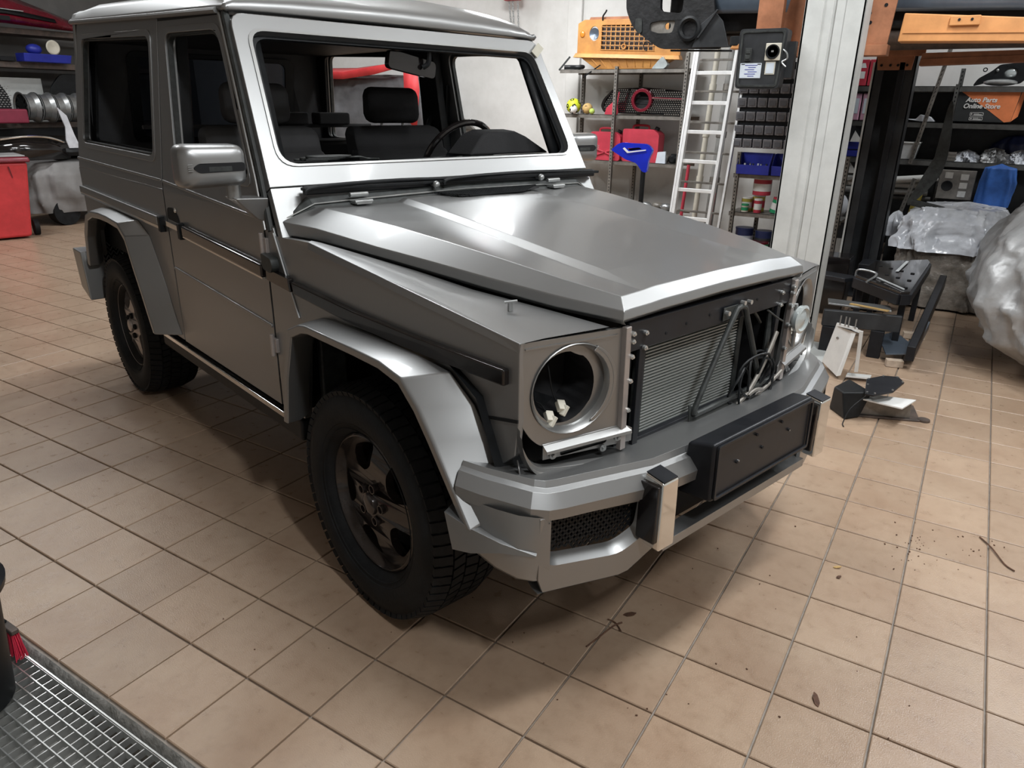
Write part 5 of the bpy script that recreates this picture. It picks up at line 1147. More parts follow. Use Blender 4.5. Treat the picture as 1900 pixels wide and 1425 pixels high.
for k, (x, l) in enumerate(((3.05, 'clear plastic lamp cover further right on the top shelf'),)): one(B().sphere((x, 6.9, 1.84), .10, 16, (1.3, .7, .9)), 'lamp_cover', 'lens', l, 'lamp cover')
for x, l in ((1.56, 'red carton with white print, left of two behind the white column'), (1.685, 'red carton with white print, right of two behind the white column')):
    c_ = tag(empty('small_carton', (x, 6.82, 1.748)), l, 'carton'); B().bx(0, .115, 0, .2, 0, .22).obj('carton_body', 'red', c_, bevel=.003)
    B().prism([(.05, .15), (.10, .15), (.085, .19), (.06, .19)], lambda a, z: (a, -.001, z), (0, .001, 0)).obj('white_mark', 'white', c_); B().prism([(.05, .06), (.095, .06), (.095, .12), (.05, .12)], lambda a, z: (a, -.001, z), (0, .001, 0)).obj('white_mark', 'white', c_)
for x, l in ((1.55, 'pink labelled package, left of the pair behind the white column'), (1.675, 'pink labelled package, right of the pair behind the white column')):
    c_ = tag(empty('pink_package', (x, 6.80, 1.449)), l, 'package'); B().bx(0, .115, 0, .2, 0, .235).obj('package_body', 'pink', c_, bevel=.008)
    B().bx(.015, .10, -.002, 0, .06, .19).obj('package_label', 'paper', c_)
for x, l in ((1.58, 'small blue tray stack seen between the two columns'),):
    c_ = tag(empty('blue_bins', (x, 6.82, 1.127)), l, 'bin'); B().bx(0, .19, 0, .15, 0, .055).obj('lower_bin', 'blue', c_, bevel=.004); B().bx(.0, .19, 0, .15, .065, .13).obj('upper_bin', 'blue', c_, bevel=.004)
for z, l in ((1.26, 'white folded card triangle standing on the blue bins'), (.98, 'white folded card triangle below the third shelf')):
    one(B().prism([(1.63, z), (1.74, z), (1.66, z + .10)], lambda a, q: (a, 6.80, q), (0, .003, 0)), 'white_card', 'white', l, 'card')
one(B().bx(1.60, 1.78, 6.82, 6.98, .95, .978), 'card_ledge', 'shelfdk', 'dark ledge carrying the lower white card', 'ledge')
for k, (z, y, l) in enumerate(((.93, 6.80, 'uppermost grey pipe lying across below the third shelf'), (.885, 6.84, 'second grey pipe in the bundle below the third shelf'), (.83, 6.80, 'third grey pipe in the bundle below the third shelf'), (.775, 6.84, 'lowest dark pipe in the bundle below the third shelf'))):
    one(B().cyl((1.54, y, z), (2.30 + .03 * k, y, z + .01), .026 if k < 3 else .02, 14), 'pipe', ('pipe', 'white', 'pipe', 'shelfdk')[k], l, 'pipe')
one(B().cyl((2.05, 6.775, .94), (2.42, 6.76, .985), .030, 16), 'pipe', 'white', 'short thick white pipe lying slanted right of the dark column', 'pipe')
one(B().cyl((2.20, 6.64, .004), (2.31, 6.60, .90), .034, 16), 'yellow_roll', 'olive', 'pale yellow roll of foam standing right of the dark column', 'roll')
one(B().sphere((1.63, 6.7, .68), .10, 18, (1, .8, 1.2)), 'cellophane_bag', 'plastic', 'clear crumpled bag between the two columns', 'bag')
b = B(); b.prism([(0, .02), (.10, .02), (.13, .06), (.22, .04), (.26, .0), (.14, -.0)], lambda x, z: (2.04 + x, 6.82, 1.452 + z), (0, .08, 0)); one(b, 'foil_roll', 'plastic', 'roll of grey foil on the second right-hand shelf', 'roll', bevel=.012)
tu = tag(empty('plastic_tub', (2.05, 6.80, 1.126)), 'white rectangular plastic tub on the third right-hand shelf', 'tub')
B().hexa([(0, 0, 0), (.14, 0, 0), (.14, .2, 0), (0, .2, 0)], [(-.02, -.015, .14), (.165, -.015, .14), (.165, .2, .14), (-.02, .2, .14)]).obj('tub_body', 'offwhite', tu, bevel=.006); B().bx(-.026, .172, -.022, .2, .14, .15).obj('tub_lid', 'white', tu, bevel=.003)
for x, z, sx, sz, m, l in ((2.60, 1.16, .09, .045, 'plastic', 'crumpled clear bag at the left of the heap on the third right-hand shelf'), (2.80, 1.175, .095, .055, 'silvercloth', 'crumpled grey bag in the middle of the heap on the third right-hand shelf'), (3.0, 1.17, .09, .05, 'plastic', 'crumpled clear bag at the right of the heap on the third right-hand shelf')):
    o = cloth('crumpled_bag', m, [(x, 6.93, sx, .10, 1.1265, 2.5), (x, 6.93, sx, .09, z, 2.3), (x, 6.93, sx * .5, .05, z + sz, 2)], n=90, amp=.030, seed=int(x * 100), folds=9, crump=1.6, cf=24.); tag(o, l, 'bag')
o = cloth('dark_rag_heap', 'navy', [(2.95, 7.11, .20, .05, 1.135, 2.2), (2.95, 7.11, .17, .05, 1.28, 2), (2.95, 7.11, .08, .03, 1.34, 2)], n=48, amp=.012, seed=4); tag(o, 'dark navy cloth heap behind the crumpled bags', 'cloth')
for k in range(3): one(B().bx(2.40, 2.52, 6.82, 7.0, 1.127 + k * .026, 1.150 + k * .026), 'flat_box', 'shelf', ('bottom', 'middle', 'top')[k] + ' flat grey box in the small stack beside the standing mudguard', 'box', 'flat grey boxes in a stack', bevel=.002)
am = tag(empty('speaker_panel', (2.44, 6.50, .83)), 'beige-grey metal panel with a round hole standing on the wrapped crate', 'panel')
B().bx(0, .27, 0, .06, 0, .24).obj('panel_body', 'shelf', am, bevel=.004)
b = B(); b.lathe([(.0001, -.004), (.034, -.004), (.040, -.008), (.044, -.002)], (.07, 0, .11), 'Y', 22); b.obj('round_hole', 'dark', am)
for x, z in ((.07, .20), (.19, .19), (.19, .12), (.19, .05)): B().bx(x - .03, x + .03, -.004, 0, z - .028, z + .022).obj('cover_plate', 'zinc', am, bevel=.002)
o = cloth('blue_foam_bundle', 'bluewrap', [(2.86, 6.45, .12, .08, .80, 4), (2.87, 6.45, .13, .085, 1.0, 3.5), (2.87, 6.45, .11, .07, 1.11, 3), (2.87, 6.45, .05, .03, 1.125, 2)], n=64, amp=.008, seed=9); tag(o, 'blue wrapped bundle standing on the crate under the third shelf', 'bundle')
one(B().prism(smooth([(-.10, -.75, 0), (-.04, -.42, 0), (.0, -.08, 0), (.02, .0, 0), (.045, -.10, 0), (.07, -.40, 0), (.06, -.62, 0), (.02, -.55, 0), (-.06, -.72, 0), (-.13, -.80, 0)], 3)[:-1] and [(p.x, p.y) for p in smooth([(-.02, -.42, 0), (-.01, -.2, 0), (.0, -.05, 0), (.02, .0, 0), (.045, -.10, 0), (.07, -.40, 0), (.03, -.60, 0), (-.12, -.80, 0), (-.15, -.78, 0)], 3)], lambda x, z: (2.42 + x, 5.9 + .25 * (x - .02) ** 2 * 4, 1.62 + z), (0, .02, 0)), 'mudguard', 'seal', 'dark curved plastic mudguard standing upright before the right-hand shelves', 'mudguard', bevel=.006)
one(B().bar((2.30, 5.92, .84), (2.62, 5.95, .78), .05, .05), 'plastic_bracket', 'seal', 'dark plastic bracket under the standing mudguard', 'bracket', bevel=.008)

# wrapped crate and its plastic sheet
o = cloth('wrapped_crate', 'foil', [(2.65, 6.15, .37, .35, .02, 5), (2.65, 6.15, .36, .34, .3, 5), (2.65, 6.15, .35, .33, .56, 5), (2.65, 6.15, .30, .27, .62, 4)], n=160, amp=.026, seed=12, folds=24, crump=1.6, cf=20.); tag(o, 'crate wrapped in dusty brown crumpled sheet behind the black ramp parts', 'crate')
o = cloth('plastic_sheet', 'plastic', [(2.64, 6.12, .40, .38, .48, 4), (2.64, 6.12, .39, .36, .60, 4), (2.65, 6.12, .37, .33, .72, 3.5), (2.66, 6.14, .30, .26, .81, 3), (2.70, 6.14, .12, .1, .835, 2)], n=150, amp=.034, seed=23, folds=13, crump=1.6, cf=11.); tag(o, 'pale blue translucent plastic sheet spread over the brown wrapped crate', 'plastic sheet')
o = cloth('cellophane_bag', 'plastic', [(2.19, 6.36, .06, .09, .505, 2.4), (2.19, 6.36, .07, .09, .62, 2.4), (2.19, 6.36, .03, .04, .70, 2)], n=64, amp=.02, seed=31, folds=11); tag(o, 'crumpled clear bag at the left end of the wrapped crate', 'bag')
B().bx(2.145, 2.245, 6.26, 6.46, 0, .50).obj('box_under_bag', 'card')
tag(bpy.data.objects['box_under_bag'], 'dark box standing under the clear bag behind the dark column', 'box'); bpy.data.objects['box_under_bag'].name = 'dark_box'
# large silver cover at the right edge
o = cloth('silver_cover', 'silvercloth', [(3.92, 4.75, .70, .80, .055, 2.6), (3.84, 4.70, .88, .92, .22, 2.6), (3.80, 4.70, .96, .98, .45, 2.7), (3.82, 4.72, .97, .95, .66, 2.7), (3.84, 4.75, .93, .88, .82, 2.7), (3.88, 4.80, .84, .75, 1.02, 2.5), (3.92, 4.85, .80, .62, 1.18, 2.4), (3.95, 4.9, .72, .5, 1.24, 2.3), (4.0, 4.9, .3, .25, 1.28, 2)], n=200, amp=.036, seed=44, folds=17, crump=1.5, cf=6.)
tag(o, 'large silver-grey cover draped over a bulky object at the right edge', 'cover'); 
for x, q in ((3.5, 'left'), (4.3, 'right')):
    one(B().cyl((x, 4.6, .075), (x, 4.78, .075), .075, 20), 'castor_wheel', 'rubber', q + ' one of two small black wheels under the silver cover', 'wheel', 'wheels under the silver cover')

# ---------------- heap of black steel parts behind the front left corner
tp = tag(empty('ramp_platform', (2.33, 4.75, 0)), 'black perforated steel ramp platform on top of the parts heap', 'ramp')
PL = [(-.19, -.16), (.13, -.50), (.18, -.46), (.22, .62), (.20, .72), (-.14, .42)]
B().prism(PL, lambda x, y: (x, y, .43 + .02 * y), (0, 0, .022)).obj('platform_plate', 'gloss', tp, bevel=.004)
b = B()
for k in range(len(PL)): b.bar((*PL[k], .40 + .02 * PL[k][1]), (*PL[(k + 1) % 6], .40 + .02 * PL[(k + 1) % 6][1]), .03, .07)
b.obj('platform_edge', 'matblack', tp, bevel=.004)
for k in range(12): B().cyl((-.08 + (k % 4) * .075, -.22 + (k // 4) * .24 - .05 * (k % 4), .450 + .02 * (-.2 + (k // 4) * .24)), (-.08 + (k % 4) * .075, -.22 + (k // 4) * .24 - .05 * (k % 4), .4545 + .02 * (-.2 + (k // 4) * .24)), .014, 10).obj('punched_hole', 'dark', tp)
B().bar((.045, .1, .462), (.075, .50, .472), .02, .003).obj('bare_edge', 'offwhite', tp); B().bar((-.05, -.18, .455), (.14, -.44, .45), .012, .006).obj('bare_edge', 'offwhite', tp)
b = B(); b.tube(smooth([(-.20, -.05, .40), (-.19, -.06, .47), (-.06, -.16, .475), (-.10, -.30, .44)], 5), .008, 8); b.obj('tube_handle', 'steel', tp)
for x, y in ((-.15, -.1), (.15, -.4), (-.10, .35), (.18, .6)): B().bar((x, y, .0), (x, y, .40), .04).obj('leg', 'matblack', tp, bevel=.003)
one(B().bar((2.655, 5.70, .27), (2.60, 3.98, .12), .05, .10), 'steel_beam', 'matblack', 'long black steel beam sloping to the floor along the right of the heap', 'beam', bevel=.006)
one(B().bar((2.04, 4.10, .24), (2.50, 4.22, .24), .04, .11), 'steel_crossbeam', 'liftdark', 'dark crossbeam lying under the ramp platform', 'beam', bevel=.006)
one(B().bar((2.04, 4.23, .32), (2.42, 4.30, .31), .14, .012), 'flat_bar', 'steel', 'flat scraped steel bar on top of the dark crossbeam', 'bar', bevel=.002)
one(B().bar((2.18, 4.23, .325), (2.42, 4.15, .33), .03, .006), 'pale_slat', 'tan', 'short pale yellow strip on the dark crossbeam', 'strip')
for x, y, q in ((2.09, 4.11, 'left'), (2.38, 4.19, 'right')): one(B().bx(x - .04, x + .04, y - .03, y + .03, 0, .185), 'support_block', 'matblack', 'black block under the ' + q + ' end of the dark crossbeam', 'block', 'blocks under the crossbeam', bevel=.004)
ft = tag(empty('foot_plate', (2.48, 4.2, 0)), 'blue-grey bent steel foot plate resting on a wood block', 'steel plate')
B().prism([(-.10, .18), (-.02, .32), (.08, .16), (.14, .45), (.16, .25), (.115, -.05), (-.02, -.12), (-.06, .02)], lambda x, y: (x, y, .06 + .10 * (y + .1)), (0, 0, .01)).obj('plate', 'sillblue', ft, bevel=.002)
B().bar((.13, -.04, .05), (.17, .42, .16), .012, .06).obj('plate_flange', 'sillblue', ft, bevel=.002)
one(B().box((2.52, 4.05, .025), (.10, .05, .046), .3), 'wood_block', 'wood', 'pale wood block under the tip of the foot plate', 'block', bevel=.003)
one(B().box((2.57, 4.82, .022), (.14, .06, .042), .2), 'wood_block', 'wood', 'long wood block on the floor beside the black beam', 'block', bevel=.003)
one(B().bx(2.05, 2.25, 5.45, 5.7, 0, .38), 'battery_case', 'matblack', 'black case between the lift columns behind the heap', 'case', bevel=.01)
one(B().bar((1.62, 5.0, .36), (2.12, 4.66, .40), .16, .03), 'black_channel', 'matblack', 'black pressed channel leaning against the left of the platform', 'channel', bevel=.004)
one(B().bx(1.72, 2.02, 5.15, 5.4, .0, .46), 'tool_case', 'gloss', 'glossy black case behind the white column', 'case', bevel=.01)
# white bracket box
wb = tag(empty('white_bracket', (2.24, 3.62, 0)), 'white open metal bracket standing on end beside the front bumper', 'bracket')
A_ = [Vector(p) for p in ((-.11, .14, .04), (.01, -.04, .02), (.10, -.02, .06), (.0, .17, .05))]; T_ = [p + Vector((.06 - .02, .0, .30)) for p in A_]
T_ = [Vector((-.05, .02, .335)), Vector((.05, -.02, .335)), Vector((.11, -.07, .33)), Vector((.01, .01, .335))]
B().hexa([A_[0], A_[1], A_[1] + Vector((.004, .008, 0)), A_[0] + Vector((.004, .008, 0))], [T_[0], T_[1], T_[1] + Vector((.004, .008, 0)), T_[0] + Vector((.004, .008, 0))]).obj('front_flange', 'white', wb, bevel=.002)
B().hexa([A_[1], A_[1] + Vector((.022, .0, .01)), A_[1] + Vector((.022, .01, .01)), A_[1] + Vector((.0, .01, 0))], [T_[1], T_[1] + Vector((.025, -.02, 0)), T_[1] + Vector((.025, -.01, 0)), T_[1] + Vector((0, .01, 0))]).obj('side_edge', 'white', wb)
B().hexa([A_[2], A_[2] + Vector((.02, .012, 0)), A_[2] + Vector((.02, .02, 0)), A_[2] + Vector((0, .01, 0))], [T_[2] + Vector((-.02, 0, 0)), T_[2], T_[2] + Vector((0, .01, 0)), T_[2] + Vector((-.02, .01, 0))]).obj('side_edge', 'white', wb)
B().hexa([T_[0] + Vector((0, 0, -.02)), T_[1] + Vector((0, 0, -.02)), T_[2] + Vector((0, 0, -.02)), T_[3] + Vector((0, 0, -.02))], [Vector(t) for t in T_]).obj('top_plate', 'white', wb, bevel=.002)
B().hexa([A_[0] + Vector((.02, .03, 0)), A_[1] + Vector((.01, .03, 0)), A_[1] + Vector((.01, .04, 0)), A_[0] + Vector((.02, .04, 0))], [T_[0] + Vector((.02, .03, -.02)), T_[1] + Vector((.01, .03, -.02)), T_[1] + Vector((.01, .04, -.02)), T_[0] + Vector((.02, .04, -.02))]).obj('back_plate', 'matblack', wb)
for x, y in ((-.03, .01), (.0, .0), (.02, -.01), (.06, -.03)): B().cyl((x, y, .33), (x, y, .385), .004, 8).obj('stud', 'steel', wb)
B().cyl((-.028, .018, .245), (-.030, .008, .245), .008, 10).obj('bolt', 'steel', wb)
B().hexa([(.06, -.02, .02), (.19, .02, .02), (.19, .08, .02), (.06, .04, .02)], [(.06, -.02, .03), (.19, .02, .03), (.19, .08, .03), (.06, .04, .03)]).obj('base_flange', 'white', wb)
rl_ = tag(empty('steel_rail', (2.52, 3.08, 0)), 'grey steel floor rail with a rounded foot, in front of the white bracket', 'rail')
B().hexa([(-.14, -.08, 0), (.22, .06, 0), (.17, .28, 0), (-.20, .12, 0)], [(-.14, -.08, .010), (.22, .06, .010), (.17, .28, .010), (-.20, .12, .010)]).obj('base', 'copper', rl_, bevel=.003)
B().hexa([(-.10, -.04, .010), (.17, .06, .010), (.15, .12, .010), (-.12, .02, .010)], [(-.10, -.04, .10), (.165, .06, .09), (.15, .12, .09), (-.12, .02, .10)]).obj('rail_web', 'shelf', rl_, bevel=.003)
B().lathe([(.0001, 0), (.03, 0), (.03, .011), (.0001, .011)], (.235, .09, 0), 'Z', 18).obj('rounded_foot', 'copper', rl_)
one(B().hexa([(2.40, 3.02, .105), (2.65, 2.99, .105), (2.70, 3.16, .105), (2.43, 3.10, .105)], [(2.40, 3.02, .112), (2.65, 2.99, .112), (2.70, 3.16, .112), (2.43, 3.10, .112)]), 'white_sheet', 'white', 'white flat sheet lying on the grey rail', 'sheet')
rp = tag(empty('riveted_plate', (2.545, 3.13, .15)), 'black octagonal plate edged with rivets, topmost on the small heap', 'plate')
OC = [(-.10, .06), (-.03, .16), (.045, .18), (.08, .10), (.045, -.08), (-.035, -.19), (-.075, -.19), (-.09, -.05)]
B().prism(OC, lambda x, y: (x, y, .01 + .03 * x), (0, 0, .012)).obj('plate', 'sillblue' if False else 'matblack', rp, bevel=.003)
for k, (x, y) in enumerate(OC): B().cyl((x * .9, y * .9, .02 + .03 * x), (x * .9, y * .9, .028 + .03 * x), .005, 8).obj('rivet', 'steel', rp)
one(B().hexa([(2.30, 3.06, .0), (2.40, 2.94, .0), (2.46, 3.02, .0), (2.34, 3.2, .0)], [(2.30, 3.10, .12), (2.36, 2.98, .14), (2.50, 3.04, .15), (2.36, 3.2, .15)]), 'black_moulding', 'black', 'black plastic moulding at the left end of the grey rail', 'moulding', bevel=.012)
one(B().tube(smooth([(2.48, 2.98, .15), (2.42, 2.92, .08), (2.40, 2.88, .01), (2.41, 2.84, .004)], 4), .003, 6), 'loose_wire', 'black', 'thin black wire trailing onto the tiles from the moulding', 'wire')

# ---------------- far left: shelves, wheels, red bin, covered vehicle
sl = tag(empty('wooden_shelving', (-8.0, 2.6, 0)), 'brown board shelving in the dim left corner of the workshop', 'shelving')
for z in (2.33, 1.935, 1.205): B().bx(-.5, 0, 0, 3.6, z - .07, z).obj('shelf_board', 'copper', sl, bevel=.004)
for y in (0, 3.5): B().bx(-.05, 0, y, y + .06, 0, 2.33).obj('upright', 'copper', sl)
rb_ = tag(empty('red_car_bumper', (-7.85, 3.6, 2.34)), 'dark red car bumper lying on the top shelf at the upper left', 'bumper')
b = B(); b.loft([[(.03, y, .02), (.08, y, .10), (.05 - .02, y, .18), (-.05, y, .30 - .0 * y), (-.2, y, .42)] for y in (-.6, 0, .5)] + [[(.0, 1.1, .0), (.04, 1.1, .06), (.0, 1.1, .11), (-.07, 1.1, .18), (-.2, 1.1, .24)], [(-.10, 1.55, .0), (-.07, 1.55, .03), (-.10, 1.55, .06), (-.14, 1.55, .08), (-.2, 1.55, .10)]]); b.obj('bumper_skin', 'darkred', rb_, solid=.01)
b = B(); b.loft([[(.095, y, .13), (.05, y, .19)] for y in (-.6, 0, .5)] + [[(.05, 1.1, .08), (.02, 1.1, .12)]]); b.obj('lower_trim', 'black', rb_, solid=.01); B().bar((.10, -.6, .20), (.08, .7, .17), .01).obj('bright_strip', 'steel', rb_)
B().bx(.06, .10, .35, .52, .05, .10).obj('recess', 'dark', rb_)
tb_ = tag(empty('blue_crate', (-8.02, 4.22, 1.937)), 'blue shallow crate with round things in it on the second left shelf', 'crate')
B().hexa([(0, 0, 0), (.2, 0, 0), (.2, .58, 0), (0, .58, 0)], [(0, 0, .10), (.22, 0, .10), (.22, .60, .10), (0, .60, .10)]).obj('crate_body', 'blue', tb_, bevel=.008)
one(B().lathe([(.0001, -.02), (.05, -.02), (.05, .0), (.075, .01), (.088, .03), (.075, .04), (.0001, .02)], (-7.84, 4.60, 2.12), 'X', 28), 'headlamp_ring', 'cream', 'round pale lamp ring standing in the blue crate', 'lamp')
one(B().sphere((-7.9, 4.40, 2.09), .08, 14, (1, 1.2, .8)), 'blue_rag', 'blue', 'blue rag lying in the crate on the second left shelf', 'rag')
one(B().bx(-8.15, -7.95, 4.0, 4.18, 1.937, 1.99), 'black_box', 'black', 'flat black box left of the blue crate', 'box', bevel=.006)
W_ = [(-7.83, 4.15, 'black-faced'), (-7.80, 4.32, ''), (-7.78, 4.49, ''), (-7.76, 4.66, '')]
for k, (x, y, _) in enumerate(W_):
    wl = tag(empty('wheel_rim', (x, y, 1.207 + .185)), ('black-faced alloy rim at the left end of the row on the left shelf', 'grey rim next to the black-faced one on the left shelf', 'grey rim second from the right on the left shelf', 'grey rim at the right end of the row on the left shelf')[k], 'wheel rim')
    B().lathe([(.185, -.085), (.180, -.075), (.160, -.06), (.155, .03), (.175, .06), (.185, .08), (.175, .08), (.15, .03), (.15, -.06), (.17, -.085)], (0, 0, 0), 'Y', 40, close=True).obj('barrel', 'steel', wl)
    hh = []
    for q in range(10): a = 2 * pi * q / 10; hh.append([((.07 + (.08 if u > 0 else 0)) * cos(a + v), (.07 + (.08 if u > 0 else 0)) * sin(a + v)) for u, v in ((0, -.12), (1, -.2), (1, .2), (0, .12))])
    B().prism(circ(0, 0, .165, n=40), lambda p, q: (p, -.07, q), (0, .015, 0), hh).obj('spokes', 'black', wl)
o = one(B().prism(rpoly([(-.1, 0), (.14, 0), (.14, .30), (.06, .46), (-.06, .46), (-.1, .38)], .04), lambda y, z: (-7.78, 3.78 + y, 1.50 - .29 + z), (.03, 0, 0)), 'mesh_panel', 'black', 'black mesh grille standing at the far left edge', 'grille', bevel=.006)
b = B()
for i in range(6):
    for j in range(10): b.box((-7.745, 3.71 + i * .04 + (j % 2) * .02, 1.40 + j * .026), (.006, .022, .010))
b.obj('grille_slot', 'steel', o, weld=False)['kind'] = 'stuff'
one(B().bx(-7.76, -7.52, 3.55, 3.99, 1.207, 1.375), 'red_case', 'darkpink', 'dark pink-red plastic case on the left shelf under the black grille', 'case', bevel=.02)
one(B().prism(rpoly([(-.30, 0), (.5, 0), (.5, .60), (-.12, .60), (-.28, .42)], .06), lambda y, z: (-8.05, 4.85 + y, 1.207 + z), (.04, 0, 0)), 'leaning_board', 'black', 'black rounded panel leaning behind the row of rims', 'panel', bevel=.02)
one(B().bx(-8.3, -8.27, 4.05, 4.60, 1.207, 1.75), 'grey_board', 'liftsteel', 'pale grey board standing behind the rims', 'board')
one(B().bx(-7.95, -7.90, 2.7, 6.0, 1.04, 1.13), 'ledge_beam', 'dark', 'dark beam below the rim shelf', 'beam')
bn2 = tag(empty('wheelie_bin', (-6.62, 3.06, 0)), 'red wheeled waste bin at the left edge, in front of the covered vehicle', 'bin'); bn2.rotation_euler = (0, 0, -.25)
B().hexa([(-.22, -.22, .02), (.20, -.22, .02), (.20, .20, .02), (-.22, .20, .02)], [(-.28, -.29, .84), (.27, -.29, .84), (.27, .29, .84), (-.28, .29, .84)]).obj('bin_body', 'redbin', bn2, bevel=.03, seg=3)
B().hexa([(-.30, -.31, .84), (.30, -.31, .84), (.30, .32, .84), (-.30, .32, .84)], [(-.29, -.30, .90), (.29, -.30, .90), (.29, .31, .90), (-.29, .31, .90)]).obj('bin_lid_rim', 'darkred', bn2, bevel=.02)
B().bx(-.27, .27, -.28, .28, .90, .915).obj('lid_top', 'silvercloth', bn2, bevel=.006); B().bar((.272, .10, .80), (.255, .12, .68), .012).obj('rib', 'darkred', bn2)
for y in (.27,): b = B(); b.cyl((-.02, y, .09), (-.02, y + .05, .09), .09, 20); b.obj('wheel', 'rubber', bn2)
cv = cloth('covered_vehicle', 'greycloth', [(-7.35, 4.75, .42, 1.12, .16, 3.6), (-7.35, 4.75, .46, 1.15, .35, 3.6), (-7.35, 4.75, .44, 1.12, .62, 3.6), (-7.35, 4.75, .38, 1.02, .76, 3.2), (-7.35, 4.75, .2, .6, .80, 2.6)], n=150, amp=.035, seed=8, folds=19, crump=.5, cf=5.); tag(cv, 'vehicle under a grey cloth cover behind the rear of the off-road car', 'covered vehicle')
for y in (3.95, 5.4): B().cyl((-6.98, y, .16), (-7.14, y, .16), .16, 24).obj('wheel', 'rubber', cv)
B().box((-6.90, 4.25, .26), (.02, .12, .14)).obj('red_tail_lamp', 'red', cv, bevel=.006)
tr_ = tag(empty('car_bumper', (-7.1, 3.9, .80)), 'dark car bumper with bright arched edge above the red bin', 'bumper')
b = B(); b.loft([[(.05, -.65, .22), (.08, -.65, .10), (.05, -.65, .0)], [(.10, -.3, .255), (.14, -.3, .12), (.10, -.3, .0)], [(.10, 0, .24), (.14, 0, .12), (.10, 0, .0)], [(.06, .25, .17), (.10, .25, .08), (.06, .25, -.0)]]); b.obj('bumper_skin', 'gloss', tr_, solid=.02)
B().tube(smooth([(.07, -.65, .235), (.12, -.3, .275), (.12, -.02, .262), (.08, .22, .19)], 6), .014, 8).obj('bright_edge', 'chrome', tr_)
o = cloth('black_tray', 'black', [(-7.2, 4.42, .22, .42, .835, 3), (-7.2, 4.42, .25, .45, .88, 3), (-7.2, 4.42, .24, .43, .93, 3)], n=64, amp=.012, seed=3); tag(o, 'black plastic undertray on top of the grey cloth cover', 'tray')
one(B().prism([(0, 0), (.14, 0), (.09, .16), (.04, .38), (-.06, .48), (.0, .25), (-.02, .1)], lambda y, z: (-6.98, 4.12 + y, .93 + z), (.015, 0, 0)), 'torn_plastic', 'plastic', 'torn clear plastic sheet standing upright on the black undertray', 'plastic')
# draped tent-like thing seen through the cabin
tg = tag(empty('draped_cover', (-3.9, 6.6, 0)), 'tall grey cover with a red band, seen through the left rear window opening', 'cover')
cloth('grey_cloth', 'tentcloth', [(0, 0, .90, .40, .0, 4), (0, 0, .88, .38, 1.2, 4), (0.0, 0, .84, .35, 1.62, 4), (-.02, 0, .80, .32, 1.80, 3.5), (-.03, 0, .5, .2, 1.84, 3)], n=100, amp=.03, seed=17, parent=tg)
b = B(); b.loft([[(-.86, -.44, 1.80), (-.86, -.44, 1.88), (-.83, -.2, 1.93)], [(-.3, -.46, 1.79), (-.3, -.46, 1.87), (-.3, -.2, 1.93)], [(.2, -.46, 1.84), (.2, -.46, 1.93), (.2, -.2, 1.97)], [(.70, -.46, 1.93), (.72, -.46, 1.99), (.70, -.2, 2.0)]]); b.obj('red_band', 'redbin', tg, solid=.01)
b = B(); b.loft([[(.70, -.50, 1.99), (.86, -.46, 1.96)], [(.72, -.52, 1.7), (.90, -.46, 1.68)], [(.70, -.50, 1.40), (.84, -.46, 1.2)]]); b.obj('red_flap', 'redbin', tg, solid=.01)
b = B(); b.cyl((-2.86, 7.0, .024), (-3.45, 7.2, 1.75), .022, 10); one(b, 'black_pole', 'black', 'black pole leaning beside the red and grey cover', 'pole')
# chain hoist
ch = tag(empty('chain_hoist', (-2.34, 7.1, 2.66)), 'red chain hoist with steel chains hanging above the off-road car roof', 'hoist')
B().box((0, 0, .12), (.22, .10, .22)).obj('hoist_body', 'red', ch, bevel=.02)
for x, l in ((-.05, .42), (.0, .36), (.07, .46)):
    k0 = None
    for k in range(int(l / .028)):
        if k0 is None:
            k0 = B().tube([(.009 * cos(a), 0, .018 * sin(a)) for a in [2 * pi * q / 10 for q in range(10)]], .004, 5, closed=True).obj('chain_link', 'steel', ch); o = k0
        else: o = k0.copy(); COL.objects.link(o); o.parent = ch
        o.location = (x + .03 * k * .028 / l * (2 if x < 0 else 1), 0, -.0 - k * .028); o.rotation_euler = (0, 0, pi / 2 * (k % 2))
# brown lizard-shaped marks of old plaster are left to the wall material; a bracket on the wall seen through the cabin
one(B().prism([(0, 0), (.20, .0), (.02, .13)], lambda x, z: (-3.20 + x, 7.24, 1.22 + z), (0, .05, 0)), 'wall_bracket', 'shelf', 'small triangular wall bracket seen through the driver window opening', 'bracket')

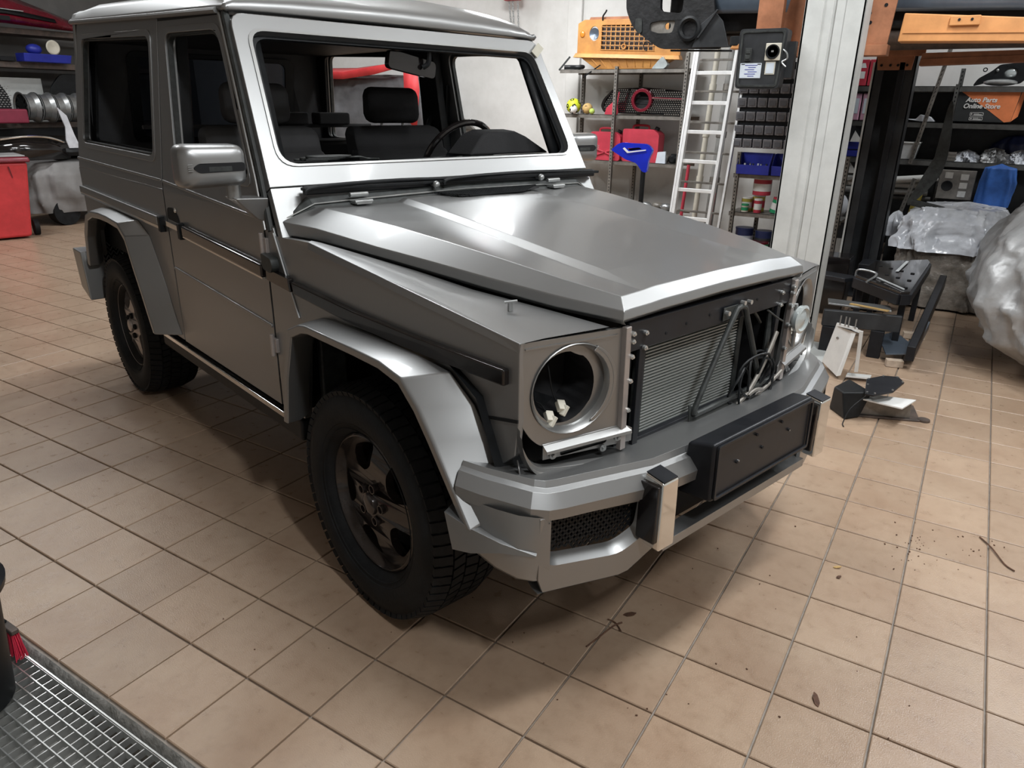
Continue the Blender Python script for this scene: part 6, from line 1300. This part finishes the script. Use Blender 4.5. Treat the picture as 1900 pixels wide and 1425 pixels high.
# ---------------- small stuff on the tiles and on the dashboard
def leafy(x, y, l, w_, rz, label, cat, m='leaf'):
    o = one(B().prism(rpoly([(-l / 2, 0), (-l * .3, w_ * .45), (l * .1, w_ * .5), (l / 2, w_ * .1), (l * .3, -w_ * .4), (-l * .2, -w_ * .5)], l * .08), lambda a, c: (a, c, .004 + .004 * sin(a * 60)), (0, 0, .002)), cat.replace(' ', '_'), m, label, cat); o.location = (x, y, 0); o.rotation_euler = (0, 0, rz); return o
leafy(2.08, .85, .045, .018, .55, 'dry brown leaf on the tiles below the bumper corner', 'leaf'); leafy(2.66, .80, .05, .016, 2.0, 'dark dry leaf alone on the tiles at the lower right', 'leaf')
leafy(2.60, 1.50, .03, .012, .4, 'pale curled leaf, left of the crumb patch', 'leaf', 'tan'); leafy(2.615, 1.44, .02, .012, .9, 'small brown crumb below the pale curled leaf', 'crumb')
one(B().tube(smooth([(2.03, .64, .004), (2.045, .70, .006), (2.06, .77, .005), (2.075, .80, .004)], 4), .0028, 6), 'twig', 'leaf', 'thin brown twig lying along a tile joint in front of the bumper', 'twig')
one(B().tube(smooth([(2.03, .79, .004), (2.06, .785, .006), (2.09, .76, .004)], 4), .002, 6), 'twig_end', 'leaf', 'short twig crossing the longer one', 'twig')
one(B().tube(smooth([(3.03, 2.02, .004), (3.07, 1.95, .007), (3.11, 1.86, .004), (3.14, 1.83, .004)], 5), .0028, 6), 'stalk', 'leaf', 'curved dry stalk on the tiles at the right', 'stalk')
b = B(); rnd = random.Random(21)
for k in range(110):
    cx, cy, sp2 = rnd.choice(((2.83, 1.72, .06), (2.90, 1.95, .10), (2.60, 1.1, .45), (2.3, .55, .35), (1.5, .3, .3), (2.83, 1.85, .03)))
    x, y, r = rnd.gauss(cx, sp2), rnd.gauss(cy, sp2), rnd.uniform(.001, .0038)
    b.box((x, y, r * .5), (r * 1.6, r, r), rnd.uniform(0, 3))
tag(b.obj('crumbs', 'leaf', None, weld=False), 'scattered dark crumbs of dirt on the tiles', 'crumbs', kind='stuff')
def at_car(p): return CARM @ Vector(p)
b = B()
for i in range(3): b.tube([at_car((-.74 + .02 * i + .028 * sin(a), -.50 + .012 * i + .085 * cos(a), 1.338 + .006 * i)) for a in [2 * pi * k / 28 for k in range(28)]], .0038, 6, closed=True)
b.tube([at_car(p) for p in smooth([(-.74, -.42, 1.338), (-.70, -.36, 1.345), (-.73, -.30, 1.335), (-.70, -.27, 1.335)], 5)], .0038, 6); b.bm.faces.ensure_lookup_table()
one(b, 'coiled_cable', 'seal', 'small coil of grey cable on the dashboard behind the windscreen frame', 'cable', weld=False)
